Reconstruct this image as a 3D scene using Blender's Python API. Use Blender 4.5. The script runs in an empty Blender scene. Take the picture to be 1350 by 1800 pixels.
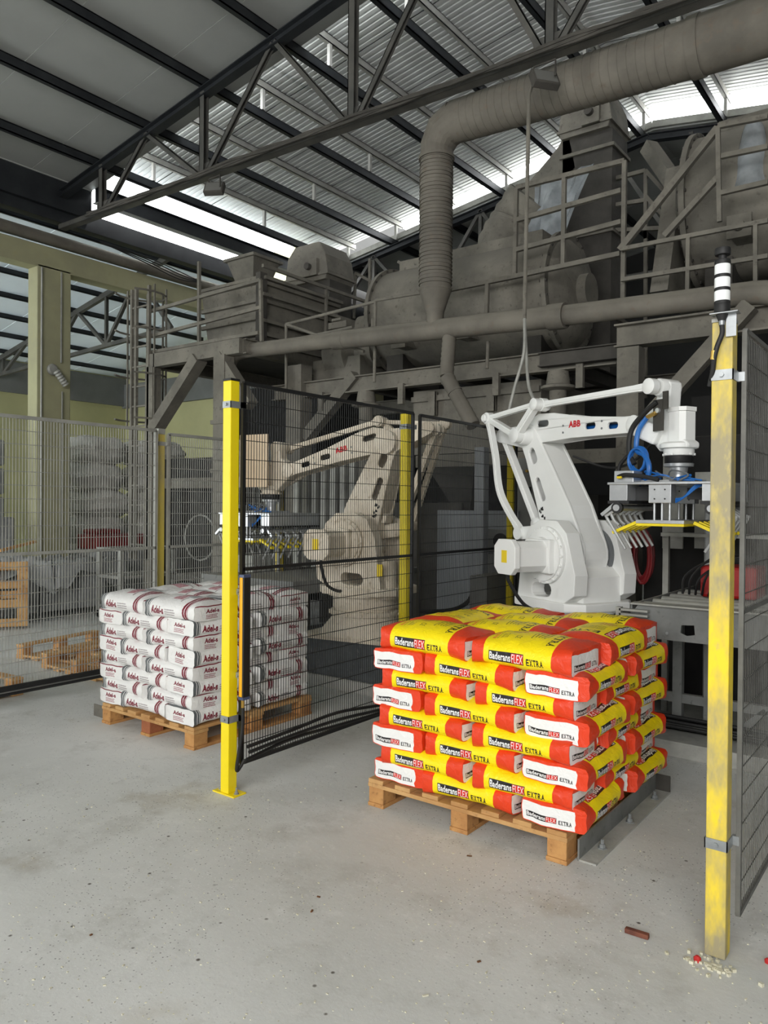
import bpy, bmesh, math, random
import numpy as np
from mathutils import Vector, Matrix
from mathutils.geometry import tessellate_polygon
rnd = random.Random(7)
SC = bpy.context.scene
COL = SC.collection
# ------------------------------------------------------------------ camera, sky, lamps, exposure
FPX = 1340.0; CAMH = 1.56
YAW, PITCH, ROLL = math.radians(37.0), math.radians(-0.47), math.radians(0.5)
cf = np.array([-math.sin(YAW)*math.cos(PITCH), math.cos(YAW)*math.cos(PITCH), math.sin(PITCH)])
r0 = np.array([math.cos(YAW), math.sin(YAW), 0.]); u0 = np.cross(r0, cf)
cu_ = u0*math.cos(ROLL)-r0*math.sin(ROLL); cr = r0*math.cos(ROLL)+u0*math.sin(ROLL)
CC = np.array([0, 0, CAMH])
cd = bpy.data.cameras.new('camera'); cam = bpy.data.objects.new('camera', cd); COL.objects.link(cam)
M = Matrix(((cr[0], cu_[0], -cf[0], 0), (cr[1], cu_[1], -cf[1], 0), (cr[2], cu_[2], -cf[2], CAMH), (0, 0, 0, 1)))
cam.matrix_world = M
cd.sensor_fit = 'HORIZONTAL'; cd.sensor_width = 36; cd.lens = FPX/1350*36; cd.clip_start = 0.05; cd.clip_end = 200
SC.camera = cam
SC.view_settings.view_transform = 'Standard'; SC.view_settings.look = 'None'
SC.view_settings.exposure = 0.2; SC.view_settings.gamma = 1.0
w = bpy.data.worlds.new('sky'); SC.world = w; w.use_nodes = True
bg = w.node_tree.nodes['Background']; bg.inputs[0].default_value = (0.96, 0.985, 1.0, 1); bg.inputs[1].default_value = 9.0
def area_light(name, loc, target, sx, sy, power, col=(1, 1, 1)):
    l = bpy.data.lights.new(name, 'AREA'); l.shape = 'RECTANGLE'; l.size = sx; l.size_y = sy; l.energy = power; l.color = col
    o = bpy.data.objects.new(name, l); COL.objects.link(o); o.location = loc
    o.rotation_euler = (Vector(target)-Vector(loc)).to_track_quat('-Z', 'Y').to_euler(); return o
area_light('loading_door_daylight', (0.5, -6.0, 3.6), (-2.5, 4.5, 0.2), 9, 4.0, 900, (1.0, 0.99, 0.97))
area_light('left_hall_roof_fill', (-14, -4.5, 1.8), (-13.5, 5, 5.2), 5, 3.0, 550, (0.93, 0.98, 1.0))  # fill lamp added inside the left hall to brighten its roof

sl = bpy.data.lights.new('sun', 'SUN'); sl.energy = 16.0; sl.angle = math.radians(8); sl.color = (1, 0.98, 0.95)
so = bpy.data.objects.new('sun', sl); COL.objects.link(so); so.rotation_euler = (math.radians(-22), math.radians(12), 0)

def P(px, py, x=None, y=None, z=None):
    d = cf + cr*(px-675)/FPX + cu_*(900-py)/FPX
    if x is not None: t = x/d[0]
    elif y is not None: t = y/d[1]
    else: t = (z-CAMH)/d[2]
    return Vector(CC+d*t)

# ------------------------------------------------------------------ materials
def lin(c):
    return tuple(((v/255)/12.92 if v/255 <= 0.04045 else ((v/255+0.055)/1.055)**2.4) for v in c)+(1,)
MATS = {}
def mat(name, c1, c2=None, scale=3.0, rough=0.6, metal=0.0, bump=0.0, bscale=None, lo=0.4, hi=0.65, detail=6, stretch=None, dust=None, spec=0.5, c3=None, emit=None, alpha=None):
    m = bpy.data.materials.new(name); m.use_nodes = True; nt = m.node_tree; N = nt.nodes; L = nt.links
    b = N['Principled BSDF']; b.inputs['Roughness'].default_value = rough; b.inputs['Metallic'].default_value = metal
    b.inputs['Specular IOR Level'].default_value = spec
    tc = N.new('ShaderNodeTexCoord'); vec = tc.outputs['Object']
    if stretch:
        mp = N.new('ShaderNodeMapping'); mp.inputs['Scale'].default_value = stretch; L.new(vec, mp.inputs[0]); vec = mp.outputs[0]
    out = None
    def noise(sc, dt=detail):
        n = N.new('ShaderNodeTexNoise'); n.inputs['Scale'].default_value = sc; n.inputs['Detail'].default_value = dt; n.inputs['Roughness'].default_value = 0.62
        L.new(vec, n.inputs['Vector']); return n.outputs['Fac']
    def mixc(fac, a, bb):
        x = N.new('ShaderNodeMix'); x.data_type = 'RGBA'; L.new(fac, x.inputs['Factor'])
        for s, v in ((x.inputs['A'], a), (x.inputs['B'], bb)):
            if isinstance(v, tuple): s.default_value = v
            else: L.new(v, s)
        return x.outputs['Result']
    def ramp(f, a, c):
        r = N.new('ShaderNodeMapRange'); r.inputs[1].default_value = a; r.inputs[2].default_value = c; L.new(f, r.inputs[0]); return r.outputs[0]
    if c2 is not None:
        out = mixc(ramp(noise(scale), lo, hi), lin(c1), lin(c2))
    if c3 is not None:
        out = mixc(ramp(noise(scale*7.3), 0.58, 0.72), out, lin(c3))
    if dust is not None:
        g = N.new('ShaderNodeNewGeometry'); s = N.new('ShaderNodeSeparateXYZ'); L.new(g.outputs['Normal'], s.inputs[0])
        out = mixc(ramp(s.outputs['Z'], 0.35, 0.95), out if out else lin(c1), lin(dust))
    if out is None: b.inputs['Base Color'].default_value = lin(c1)
    else: L.new(out, b.inputs['Base Color'])
    if bump:
        bp = N.new('ShaderNodeBump'); bp.inputs['Strength'].default_value = bump; bp.inputs['Distance'].default_value = 0.01
        L.new(noise(bscale or scale*6), bp.inputs['Height']); L.new(bp.outputs[0], b.inputs['Normal'])
    if emit:
        b.inputs['Emission Color'].default_value = lin(emit[0]); b.inputs['Emission Strength'].default_value = emit[1]
    if alpha is not None: b.inputs['Alpha'].default_value = alpha
    MATS[name] = m; return m
mat('dusty_steel', (102, 99, 91), (126, 122, 112), 2.5, 0.85, 0.0, 0.25, 30, dust=(132, 128, 119), c3=(88, 84, 77))
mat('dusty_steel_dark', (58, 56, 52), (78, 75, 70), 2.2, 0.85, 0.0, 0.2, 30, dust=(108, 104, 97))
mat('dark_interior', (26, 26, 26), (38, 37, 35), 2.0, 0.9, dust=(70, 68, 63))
mat('truss_steel', (78, 78, 75), (98, 96, 91), 3.0, 0.6, 0.2, dust=(100, 100, 96))
mat('dark_steel', (38, 41, 45), (52, 55, 58), 2.0, 0.5, 0.2, dust=(78, 80, 80))
mat('duct_steel', (100, 96, 88), (124, 119, 109), 1.6, 0.75, 0.1, 0.15, 14, c3=(112, 102, 90), dust=(140, 136, 125))
mat('roof_panel_grey', (164, 166, 163), (154, 156, 153), 0.7, 0.6)
mat('roof_bounce_white', (232, 232, 228), rough=0.6)  # bright white for the unseen roof top that bounces sunlight
mat('roof_sheet_white', (220, 222, 222), (206, 208, 208), 0.8, 0.45, stretch=(1, 3, 1))
mat('left_roof_sheet', (206, 212, 214), (194, 200, 202), 0.8, 0.5)
mat('purlin_light', (170, 170, 166), (150, 149, 143), 3, 0.6)
mat('wall_yellowgreen', (186, 184, 138), (174, 172, 130), 0.6, 0.8)
mat('wall_grey', (120, 122, 120), (104, 106, 104), 0.9, 0.8)
mat('wall_dark', (46, 46, 45), (38, 38, 37), 0.9, 0.9)
mat('column_green', (164, 162, 128), (150, 148, 120), 1.2, 0.75, bump=0.1, c3=(160, 156, 120))
mat('yellow_paint', (246, 222, 16), (240, 214, 14), 2, 0.42)
mat('yellow_worn', (244, 214, 40), (156, 146, 114), 3.4, 0.55, 0.0, 0.1, 40, 0.40, 0.55, stretch=(1, 1, 0.4), c3=(196, 178, 112))
mat('yellow_dusty', (206, 184, 78), (158, 148, 112), 3.0, 0.6, stretch=(1, 1, .4))
mat('orange_yellow', (240, 176, 20), (234, 168, 16), 3, 0.4)
mat('black_powder', (18, 19, 20), (26, 27, 28), 5, 0.5)
mat('black_rubber', (20, 20, 21), (32, 32, 32), 5, 0.6)
mat('galvanised', (170, 174, 176), (146, 150, 152), 9, 0.42, 0.55)
mat('galv_dusty', (168, 168, 162), (148, 148, 142), 6, 0.6, 0.3)
mat('fence_grey_dark', (112, 112, 108), (92, 92, 88), 6, 0.6, 0.2)
mat('robot_white', (243, 244, 242), (236, 238, 236), 1.5, 0.38, 0.0, dust=(238, 238, 234))
mat('robot_cream', (226, 216, 198), (200, 188, 168), 3.0, 0.5, 0.0, c3=(176, 162, 140), dust=(232, 224, 208))
mat('robot_mid_grey', (120, 124, 126), (104, 108, 110), 2, 0.6)  # plain grey of the inner bearings, screws and some air hoses
mat('aluminium', (200, 203, 205), (184, 187, 190), 8, 0.32, 0.6)
mat('aluminium_dull', (176, 178, 178), (156, 158, 158), 6, 0.5, 0.3)
mat('blue_hose', (30, 100, 180), (40, 116, 196), 5, 0.35)
mat('red_hose', (120, 22, 26), (96, 16, 20), 4, 0.5)
mat('red_case', (170, 26, 24), (140, 20, 20), 4, 0.45)
mat('logo_red', (206, 30, 40))
mat('label_yellow', (236, 206, 40))
mat('brass', (196, 160, 84), rough=0.35, metal=0.8)
mat('wood_pallet', (206, 164, 108), (178, 132, 80), 3.0, 0.75, 0.0, 0.3, 40, stretch=(1, 1, 1), c3=(150, 108, 66))
mat('wood_block', (196, 146, 88), (158, 108, 62), 5.0, 0.8, 0.0, 0.4, 40, c3=(134, 92, 54))
mat('wood_red', (168, 102, 66), (138, 80, 50), 5.0, 0.8, 0.0, 0.4, 40)
mat('wood_dark', (118, 80, 50), (96, 66, 42), 4.0, 0.85, 0.0, 0.3, 40)
mat('plywood', (222, 202, 174), (206, 184, 154), 3, 0.7, stretch=(1, 1, 0.2))
mat('carton', (196, 152, 96), (178, 136, 84), 3, 0.8)
mat('paper_white', (226, 226, 224), (206, 206, 202), 5, 0.7)
mat('white_sack', (186, 184, 178), (164, 162, 156), 4, 0.85, 0, 0.5, 12, dust=(196, 194, 188))
mat('grey_wrap', (150, 152, 152), (124, 126, 126), 6, 0.35, 0, 0.6, 16)
mat('white_film', (214, 216, 218), (190, 193, 196), 4, 0.3, 0, 0.6, 14, alpha=0.85)
mat('milky_plastic', (170, 176, 180), (140, 146, 150), 4, 0.2, 0, 0.5, 10, alpha=0.75)
mat('cabinet_light', (150, 154, 158), (136, 140, 144), 1.5, 0.5)
mat('cabinet_grey', (120, 121, 118), (104, 105, 102), 2, 0.6, dust=(146, 144, 136))
mat('machine_grey', (126, 128, 126), (104, 106, 104), 3, 0.6, c3=(90, 92, 90), dust=(150, 149, 142))
mat('concrete_kerb', (176, 176, 170), (150, 150, 144), 5, 0.85, 0, 0.4, 30)
mat('concrete_block', (82, 86, 88), (60, 64, 66), 3.5, 0.8, 0, 0.3, 20, c3=(104, 106, 106))
mat('lens_white', (238, 240, 240), rough=0.25)
mat('lens_dark', (40, 42, 44), rough=0.15)
mat('lamp_glass', (120, 120, 116), rough=0.2)
mat('red_paint', (190, 40, 40))
mat('brown_chip', (120, 70, 52), (92, 52, 40), 30, 0.8)
mat('plaster_bits', (214, 210, 190), (190, 186, 160), 20, 0.9)
mat('lens_blue_grey', (70, 80, 110), rough=0.3)
def thin_sheet(name, f):
    # fibre sheet that lets a little daylight through
    m = MATS[name]; nt = m.node_tree; N = nt.nodes; L = nt.links; b = N['Principled BSDF']
    t = N.new('ShaderNodeBsdfTranslucent'); t.inputs[0].default_value = (.86, .92, .95, 1); x = N.new('ShaderNodeMixShader'); x.inputs[0].default_value = f
    L.new(b.outputs[0], x.inputs[1]); L.new(t.outputs[0], x.inputs[2]); L.new(x.outputs[0], N['Material Output'].inputs[0])
thin_sheet('left_roof_sheet', 0.10)
# concrete floor
def floor_material():
    m = bpy.data.materials.new('dusty_concrete'); m.use_nodes = True; nt = m.node_tree; N = nt.nodes; L = nt.links
    b = N['Principled BSDF']; b.inputs['Roughness'].default_value = 0.7; b.inputs['Specular IOR Level'].default_value = 0.3
    tc = N.new('ShaderNodeTexCoord'); V = tc.outputs['Object']
    def noise(s, d=6, r=0.6, v=V):
        n = N.new('ShaderNodeTexNoise'); n.inputs['Scale'].default_value = s; n.inputs['Detail'].default_value = d; n.inputs['Roughness'].default_value = r; L.new(v, n.inputs['Vector']); return n.outputs['Fac']
    def rg(f, a, c, lo=0., hi=1.):
        r = N.new('ShaderNodeMapRange'); r.inputs[1].default_value = a; r.inputs[2].default_value = c; r.inputs[3].default_value = lo; r.inputs[4].default_value = hi; L.new(f, r.inputs[0]); return r.outputs[0]
    def mx(f, a, c):
        x = N.new('ShaderNodeMix'); x.data_type = 'RGBA'; L.new(f, x.inputs['Factor'])
        for s, v in ((x.inputs['A'], a), (x.inputs['B'], c)):
            if isinstance(v, tuple): s.default_value = v
            else: L.new(v, s)
        return x.outputs['Result']
    def mul(a, c):
        x = N.new('ShaderNodeMath'); x.operation = 'MULTIPLY'; L.new(a, x.inputs[0]); L.new(c, x.inputs[1]); return x.outputs[0]
    c = mx(rg(noise(0.55, 8), 0.36, 0.62), lin((196, 197, 193)), lin((216, 217, 214)))
    c = mx(rg(noise(2.6, 8, 0.7), 0.52, 0.74, 0, 0.75), c, lin((170, 169, 162)))
    c = mx(rg(noise(1.3, 5, 0.55), 0.60, 0.74, 0, 0.55), c, lin((180, 170, 150)))
    # terrazzo like chips showing through the worn surface (foreground zones)
    c = mx(rg(noise(6.5, 9, 0.75), 0.56, 0.70, 0, 0.6), c, lin((226, 226, 223)))
    zone = rg(noise(0.8, 3), 0.40, 0.54)
    vo = N.new('ShaderNodeTexVoronoi'); vo.inputs['Scale'].default_value = 78; L.new(V, vo.inputs['Vector'])
    chip = rg(vo.outputs['Distance'], 0.30, 0.14)
    sel = N.new('ShaderNodeSeparateColor'); L.new(vo.outputs['Color'], sel.inputs[0])
    dark = mul(mul(chip, rg(sel.outputs[0], 0.62, 0.70)), zone)
    white = mul(mul(chip, rg(sel.outputs[1], 0.62, 0.72)), zone)
    c = mx(dark, c, lin((112, 112, 110))); c = mx(white, c, lin((226, 226, 224)))
    vo2 = N.new('ShaderNodeTexVoronoi'); vo2.inputs['Scale'].default_value = 17; L.new(V, vo2.inputs['Vector'])
    sel2 = N.new('ShaderNodeSeparateColor'); L.new(vo2.outputs['Color'], sel2.inputs[0])
    c = mx(mul(rg(vo2.outputs['Distance'], 0.16, 0.08), rg(sel2.outputs[0], 0.9, 0.95)), c, lin((96, 92, 86)))
    L.new(c, b.inputs['Base Color'])
    bp = N.new('ShaderNodeBump'); bp.inputs['Strength'].default_value = 0.25; bp.inputs['Distance'].default_value = 0.006
    L.new(noise(24, 8, 0.7), bp.inputs['Height']); L.new(bp.outputs[0], b.inputs['Normal'])
    MATS['dusty_concrete'] = m
floor_material()
def spiral_material():
    # spiral wound duct: fine helical ridges as relief
    m = MATS['duct_steel'].copy(); m.name = 'duct_flexible'; MATS['duct_flexible'] = m
    return m
spiral_material()

# ------------------------------------------------------------------ mesh helpers
class MB:
    def __init__(s): s.v = []; s.f = []; s.sm = []
    def add(s, vs, fs, smooth=False):
        n = len(s.v); s.v += [tuple(v) for v in vs]; s.f += [tuple(i+n for i in f) for f in fs]; s.sm += [smooth]*len(fs); return s
    def box(s, a, b, rot=None, c=None):
        x0, y0, z0 = a; x1, y1, z1 = b
        vs = [Vector((x, y, z)) for z in (z0, z1) for y in (y0, y1) for x in (x0, x1)]
        if rot is not None:
            cc = Vector(c) if c is not None else Vector(((x0+x1)/2, (y0+y1)/2, (z0+z1)/2))
            vs = [cc+rot @ (v-cc) for v in vs]
        return s.add(vs, [(0, 2, 3, 1), (4, 5, 7, 6), (0, 1, 5, 4), (2, 6, 7, 3), (0, 4, 6, 2), (1, 3, 7, 5)])
    def cbox(s, c, d, rot=None):
        return s.box((c[0]-d[0]/2, c[1]-d[1]/2, c[2]-d[2]/2), (c[0]+d[0]/2, c[1]+d[1]/2, c[2]+d[2]/2), rot)
    def frame(s, p, q, up=(0, 0, 1)):
        p, q = Vector(p), Vector(q); d = (q-p).normalized(); up = Vector(up)
        if abs(d.dot(up)) > 0.98: up = Vector((0, 1, 0)) if abs(d.y) < 0.9 else Vector((1, 0, 0))
        sx = d.cross(up).normalized(); uz = sx.cross(d).normalized(); return p, q, d, sx, uz
    def bar(s, p, q, w, h, up=(0, 0, 1)):
        p, q, d, sx, uz = s.frame(p, q, up)
        vs = [c+sx*(a*w/2)+uz*(b*h/2) for c in (p, q) for b in (-1, 1) for a in (-1, 1)]
        return s.add(vs, [(0, 1, 3, 2), (4, 6, 7, 5), (0, 4, 5, 1), (2, 3, 7, 6), (0, 2, 6, 4), (1, 5, 7, 3)])
    def ibeam(s, p, q, w, h, t=0.012, up=(0, 0, 1)):
        p, q, d, sx, uz = s.frame(p, q, up)
        for o, ww, hh in ((uz*(h/2-t/2), w, t), (uz*(-h/2+t/2), w, t), (Vector((0, 0, 0)), t, h-2*t)):
            s.bar(p+o, q+o, ww, hh, uz)
        return s
    def channel(s, p, q, w, h, t=0.008, up=(0, 0, 1)):
        p, q, d, sx, uz = s.frame(p, q, up)
        s.bar(p+sx*(w/2-t/2), q+sx*(w/2-t/2), t, h, uz)
        s.bar(p+uz*(h/2-t/2), q+uz*(h/2-t/2), w, t, uz); s.bar(p-uz*(h/2-t/2), q-uz*(h/2-t/2), w, t, uz); return s
    def tube(s, pts, r, n=10, caps=True, smooth=True):
        pts = [Vector(p) for p in pts]; m = len(pts); rs = r if isinstance(r, (list, tuple)) else [r]*m
        vs = []; prev = None
        for i, p in enumerate(pts):
            t = (pts[min(i+1, m-1)]-pts[max(i-1, 0)]).normalized()
            if prev is None:
                a = Vector((0, 0, 1)) if abs(t.z) < 0.9 else Vector((1, 0, 0)); nx = t.cross(a).normalized()
            else:
                nx = (prev-t*prev.dot(t)).normalized()
            prev = nx; ny = t.cross(nx)
            vs += [p+(nx*math.cos(2*math.pi*k/n)+ny*math.sin(2*math.pi*k/n))*rs[i] for k in range(n)]
        fs = [(i*n+k, i*n+(k+1) % n, (i+1)*n+(k+1) % n, (i+1)*n+k) for i in range(m-1) for k in range(n)]
        s.add(vs, fs, smooth)
        if caps:
            b = len(s.v)-len(vs)
            s.f += [tuple(b+k for k in reversed(range(n))), tuple(b+(m-1)*n+k for k in range(n))]; s.sm += [False, False]
        return s
    def cyl(s, p, q, r, n=20, r2=None): return s.tube([p, q], [r, r if r2 is None else r2], n)
    def lathe(s, c, prof, n=28, axis='Z', smooth=None):
        vs = []
        for r, z in prof:
            for k in range(n):
                a = 2*math.pi*k/n; x, y = r*math.cos(a), r*math.sin(a)
                v = {'Z': (x, y, z), 'Y': (x, z, y), 'X': (z, x, y)}[axis]
                vs.append((c[0]+v[0], c[1]+v[1], c[2]+v[2]))
        m = len(prof); fs = []
        for i in range(m-1):
            for k in range(n):
                q = (i*n+k, i*n+(k+1) % n, (i+1)*n+(k+1) % n, (i+1)*n+k); fs.append(q)
        s.add(vs, fs, n > 8); b = len(s.v)-len(vs)
        s.f += [tuple(b+k for k in reversed(range(n))), tuple(b+(m-1)*n+k for k in range(n))]; s.sm += [False, False]
        return s
    def prism(s, outer, lo, hi, plane='XZ', holes=(), fn=None):
        """outline in 2D, extruded between lo and hi along the remaining axis"""
        loops = [list(outer)]+[list(h) for h in holes]
        def to3(p, d):
            if fn: return fn(p, d)
            return {'XZ': (p[0], d, p[1]), 'XY': (p[0], p[1], d), 'YZ': (d, p[0], p[1])}[plane]
        flat = [p for lp in loops for p in lp]; n = len(flat)
        tris = tessellate_polygon([[Vector((p[0], p[1], 0)) for p in lp] for lp in loops])
        vs = [to3(p, lo) for p in flat]+[to3(p, hi) for p in flat]
        fs = [tuple(t) for t in tris]+[tuple(i+n for i in reversed(t)) for t in tris]
        o = 0
        for lp in loops:
            k = len(lp)
            for i in range(k):
                a, b = o+i, o+(i+1) % k; fs.append((a, b, b+n, a+n))
            o += k
        return s.add(vs, fs)
    def grid(s, nu, nv, fn, smooth=True, thick=None):
        vs = [fn(i/nu, j/nv) for j in range(nv+1) for i in range(nu+1)]
        fs = [(j*(nu+1)+i, j*(nu+1)+i+1, (j+1)*(nu+1)+i+1, (j+1)*(nu+1)+i) for j in range(nv) for i in range(nu)]
        if thick:
            n = len(vs); t = Vector(thick); vs2 = [Vector(v)+t for v in vs]; f2 = [tuple(reversed([i+n for i in f])) for f in fs]
            s.add(vs+vs2, fs+f2, smooth)
            b = len(s.v)-2*n
            edge = [i for i in range(nu+1)]+[(j)*(nu+1)+nu for j in range(1, nv+1)]+[nv*(nu+1)+i for i in range(nu-1, -1, -1)]+[j*(nu+1) for j in range(nv-1, 0, -1)]
            for a, c in zip(edge, edge[1:]+edge[:1]): s.f.append((b+a, b+a+n, b+c+n, b+c)); s.sm.append(False)
            return s
        return s.add(vs, fs, smooth)
    def build(s, name, m, parent=None, origin=None, fix=True, bevel=None):
        me = bpy.data.meshes.new(name)
        og = Vector(origin) if origin is not None else (parent['_o'] if parent is not None and '_o' in parent else Vector((0, 0, 0)))
        og = Vector(og)
        me.from_pydata([Vector(v)-og for v in s.v], [], s.f); me.update()
        if fix:
            bm = bmesh.new(); bm.from_mesh(me); bmesh.ops.recalc_face_normals(bm, faces=bm.faces)
            bm.to_mesh(me); bm.free()
        me.polygons.foreach_set('use_smooth', [bool(x) for x in s.sm][:len(me.polygons)]); me.update()
        if any(s.sm): me.set_sharp_from_angle(angle=math.radians(38))
        me.materials.append(MATS[m] if isinstance(m, str) else m)
        o = bpy.data.objects.new(name, me); COL.objects.link(o)
        if parent is not None: o.parent = parent; o['_o'] = tuple(og)
        else:
            o.location = og if origin is not None else (0, 0, 0); o['_o'] = tuple(og)
        if bevel:
            md = o.modifiers.new('edge', 'BEVEL'); md.width = bevel; md.segments = 2; md.limit_method = 'ANGLE'; md.angle_limit = math.radians(50)
        return o
def tag(o, label, cat, group=None, kind=None):
    if label: o['label'] = label
    if cat: o['category'] = cat
    if group: o['group'] = group
    if kind: o['kind'] = kind
    return o
def struct(o): o['kind'] = 'structure'; return o
def stuff(o): o['kind'] = 'stuff'; return o
def thing(name, loc, label, cat, group=None, rot=0.0, local=False):
    o = bpy.data.objects.new(name, None); COL.objects.link(o); o.location = loc; o.rotation_euler = (0, 0, rot)
    o['_o'] = (0, 0, 0) if local else tuple(loc); o.empty_display_size = 0.1
    return tag(o, label, cat, group)
def smooth_path(pts, n=6):
    pts = [Vector(p) for p in pts]; out = []
    for i in range(len(pts)-1):
        a, b, c, d = pts[max(i-1, 0)], pts[i], pts[i+1], pts[min(i+2, len(pts)-1)]
        for k in range(n):
            t = k/n; out.append(0.5*((2*b)+(c-a)*t+(2*a-5*b+4*c-d)*t*t+(3*b-a-3*c+d)*t**3))
    out.append(pts[-1]); return out
def circ(cx, cy, r, n=20, a0=0): return [(cx+r*math.cos(a0+2*math.pi*k/n), cy+r*math.sin(a0+2*math.pi*k/n)) for k in range(n)]
def slot(cx, cy, L, W, ang, n=6):
    h = L/2-W/2; out = []
    for sgn, st in ((1, -math.pi/2), (-1, math.pi/2)):
        for k in range(n+1):
            a = st+math.pi*k/n; out.append((sgn*h+W/2*math.cos(a), W/2*math.sin(a)))
    return [(cx+x*math.cos(ang)-y*math.sin(ang), cy+x*math.sin(ang)+y*math.cos(ang)) for x, y in out]

# ------------------------------------------------------------------ flat print: lettering rasterised from text outlines
_tcache = {}
def text_tris(body, bold=0.0):
    k = (body, bold)
    if k in _tcache: return _tcache[k]
    cu = bpy.data.curves.new('lettering', 'FONT'); cu.body = body; cu.size = 1; cu.offset = bold; cu.resolution_u = 4; cu.space_character = 1.0+bold*1.6
    o = bpy.data.objects.new('lettering', cu); COL.objects.link(o)
    dg = bpy.context.evaluated_depsgraph_get(); me = o.evaluated_get(dg).to_mesh(); me.calc_loop_triangles()
    v = np.array([x.co[:2] for x in me.vertices]); t = np.array([x.vertices[:] for x in me.loop_triangles])
    T = v[t]; o.evaluated_get(dg).to_mesh_clear(); bpy.data.objects.remove(o); bpy.data.curves.remove(cu)
    mn = T.reshape(-1, 2).min(0); mxx = T.reshape(-1, 2).max(0)
    T = (T-mn)/(mxx-mn); _tcache[k] = T; return T
class Canvas:
    def __init__(s, W, H, bgc, ss=2):
        s.W, s.H, s.ss = W, H, ss; s.a = np.empty((H*ss, W*ss, 3), np.float32); s.a[:] = bgc
    def rect(s, x0, y0, x1, y1, c):
        k = s.ss; s.a[int(y0*k):int(y1*k), int(x0*k):int(x1*k)] = c
    def tris(s, T, c):
        k = s.ss; T = T*k
        for t in T:
            x0, y0 = np.floor(t.min(0)).astype(int); x1, y1 = np.ceil(t.max(0)).astype(int)
            x0, y0 = max(x0, 0), max(y0, 0); x1, y1 = min(x1, s.W*k-1), min(y1, s.H*k-1)
            if x1 < x0 or y1 < y0: continue
            X, Y = np.meshgrid(np.arange(x0, x1+1)+.5, np.arange(y0, y1+1)+.5)
            (ax, ay), (bx, by), (cx, cy) = t
            e1 = (bx-ax)*(Y-ay)-(by-ay)*(X-ax); e2 = (cx-bx)*(Y-by)-(cy-by)*(X-bx); e3 = (ax-cx)*(Y-cy)-(ay-cy)*(X-cx)
            msk = ((e1 >= 0) & (e2 >= 0) & (e3 >= 0)) | ((e1 <= 0) & (e2 <= 0) & (e3 <= 0))
            s.a[y0:y1+1, x0:x1+1][msk] = c
    def poly(s, pts, c):
        pts = np.array(pts, float); s.tris(np.array([[pts[0], pts[i], pts[i+1]] for i in range(1, len(pts)-1)]), c)
    def text(s, body, x0, y0, x1, y1, c, bold=0.0, rot=0, skew=0.0):
        if bold > 0.025:
            e = (y1-y0 if rot in (0, 180) else x1-x0)*(bold-0.02)*0.8
            for dx in (-e, 0, e):
                for dy in (-e, 0, e): s.text(body, x0+dx+e, y0+dy+e, x1+dx-e, y1+dy-e, c, 0.02, rot, skew)
            return
        T = text_tris(body, bold).copy(); u, v = T[..., 0], T[..., 1]
        if rot == 0: X, Y = x0+u*(x1-x0), y0+v*(y1-y0)+skew*u*(x1-x0)
        elif rot == 180: X, Y = x1-u*(x1-x0), y1-v*(y1-y0)
        elif rot == 90: X, Y = x1-v*(x1-x0), y0+u*(y1-y0)
        else: X, Y = x0+v*(x1-x0), y1-u*(y1-y0)       # 270: reads downwards
        s.tris(np.stack([X, Y], -1), c)
    def slab(s, body, x0, y0, x1, y1, c, rot=0, skew=0.0):
        n = len(body); wv = (1.0)/n
        feet = {'E': [(0, 0, .5, .16), (0, .84, .5, 1)], 'X': [(-.05, 0, .38, .14), (.62, 0, 1.05, .14), (-.05, .86, .38, 1), (.62, .86, 1.05, 1)],
                'T': [(.25, 0, .75, .14), (0, .7, .14, 1), (.86, .7, 1, 1)], 'R': [(-.05, 0, .42, .14), (.66, 0, 1.08, .14), (-.05, .86, .2, 1)],
                'A': [(-.1, 0, .34, .14), (.62, 0, 1.1, .14)]}
        for i, ch in enumerate(body):
            a0, a1 = (i+.08)*wv, (i+.92)*wv
            def put(bx):
                u0_, v0_, u1_, v1_ = bx; q = [(a0+u*(a1-a0), v) for u, v in ((u0_, v0_), (u1_, v0_), (u1_, v1_), (u0_, v1_))]
                if rot == 0: return [(x0+u*(x1-x0), y0+v*(y1-y0)+skew*u*(x1-x0)) for u, v in q]
                return [(x0+v*(x1-x0), y1-u*(y1-y0)) for u, v in q]
            for bx in feet.get(ch, []): s.poly(put(bx), c)
            T = text_tris(ch, 0.03).copy(); u, v = a0+T[..., 0]*(a1-a0), T[..., 1]
            if rot == 0: X, Y = x0+u*(x1-x0), y0+v*(y1-y0)+skew*u*(x1-x0)
            else: X, Y = x0+v*(x1-x0), y1-u*(y1-y0)
            s.tris(np.stack([X, Y], -1), c)
    def lines(s, x0, y0, x1, y1, n, c, fill=0.55, vertical=False, seed=1):
        r = random.Random(seed)
        for i in range(n):
            if vertical:
                xa = x0+(x1-x0)*i/n; xb = xa+(x1-x0)/n*fill; y = y1
                while y > y0+r.random()*(y1-y0)*.3:
                    l = r.uniform(3, 12); s.rect(xa, max(y-l, y0), xb, y, c); y -= l+2.5
            else:
                ya = y0+(y1-y0)*i/n; yb = ya+(y1-y0)/n*fill; x = x0
                while x < x1-r.random()*(x1-x0)*.3:
                    l = r.uniform(3, 12); s.rect(x, ya, min(x+l, x1), yb, c); x += l+2.5
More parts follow.
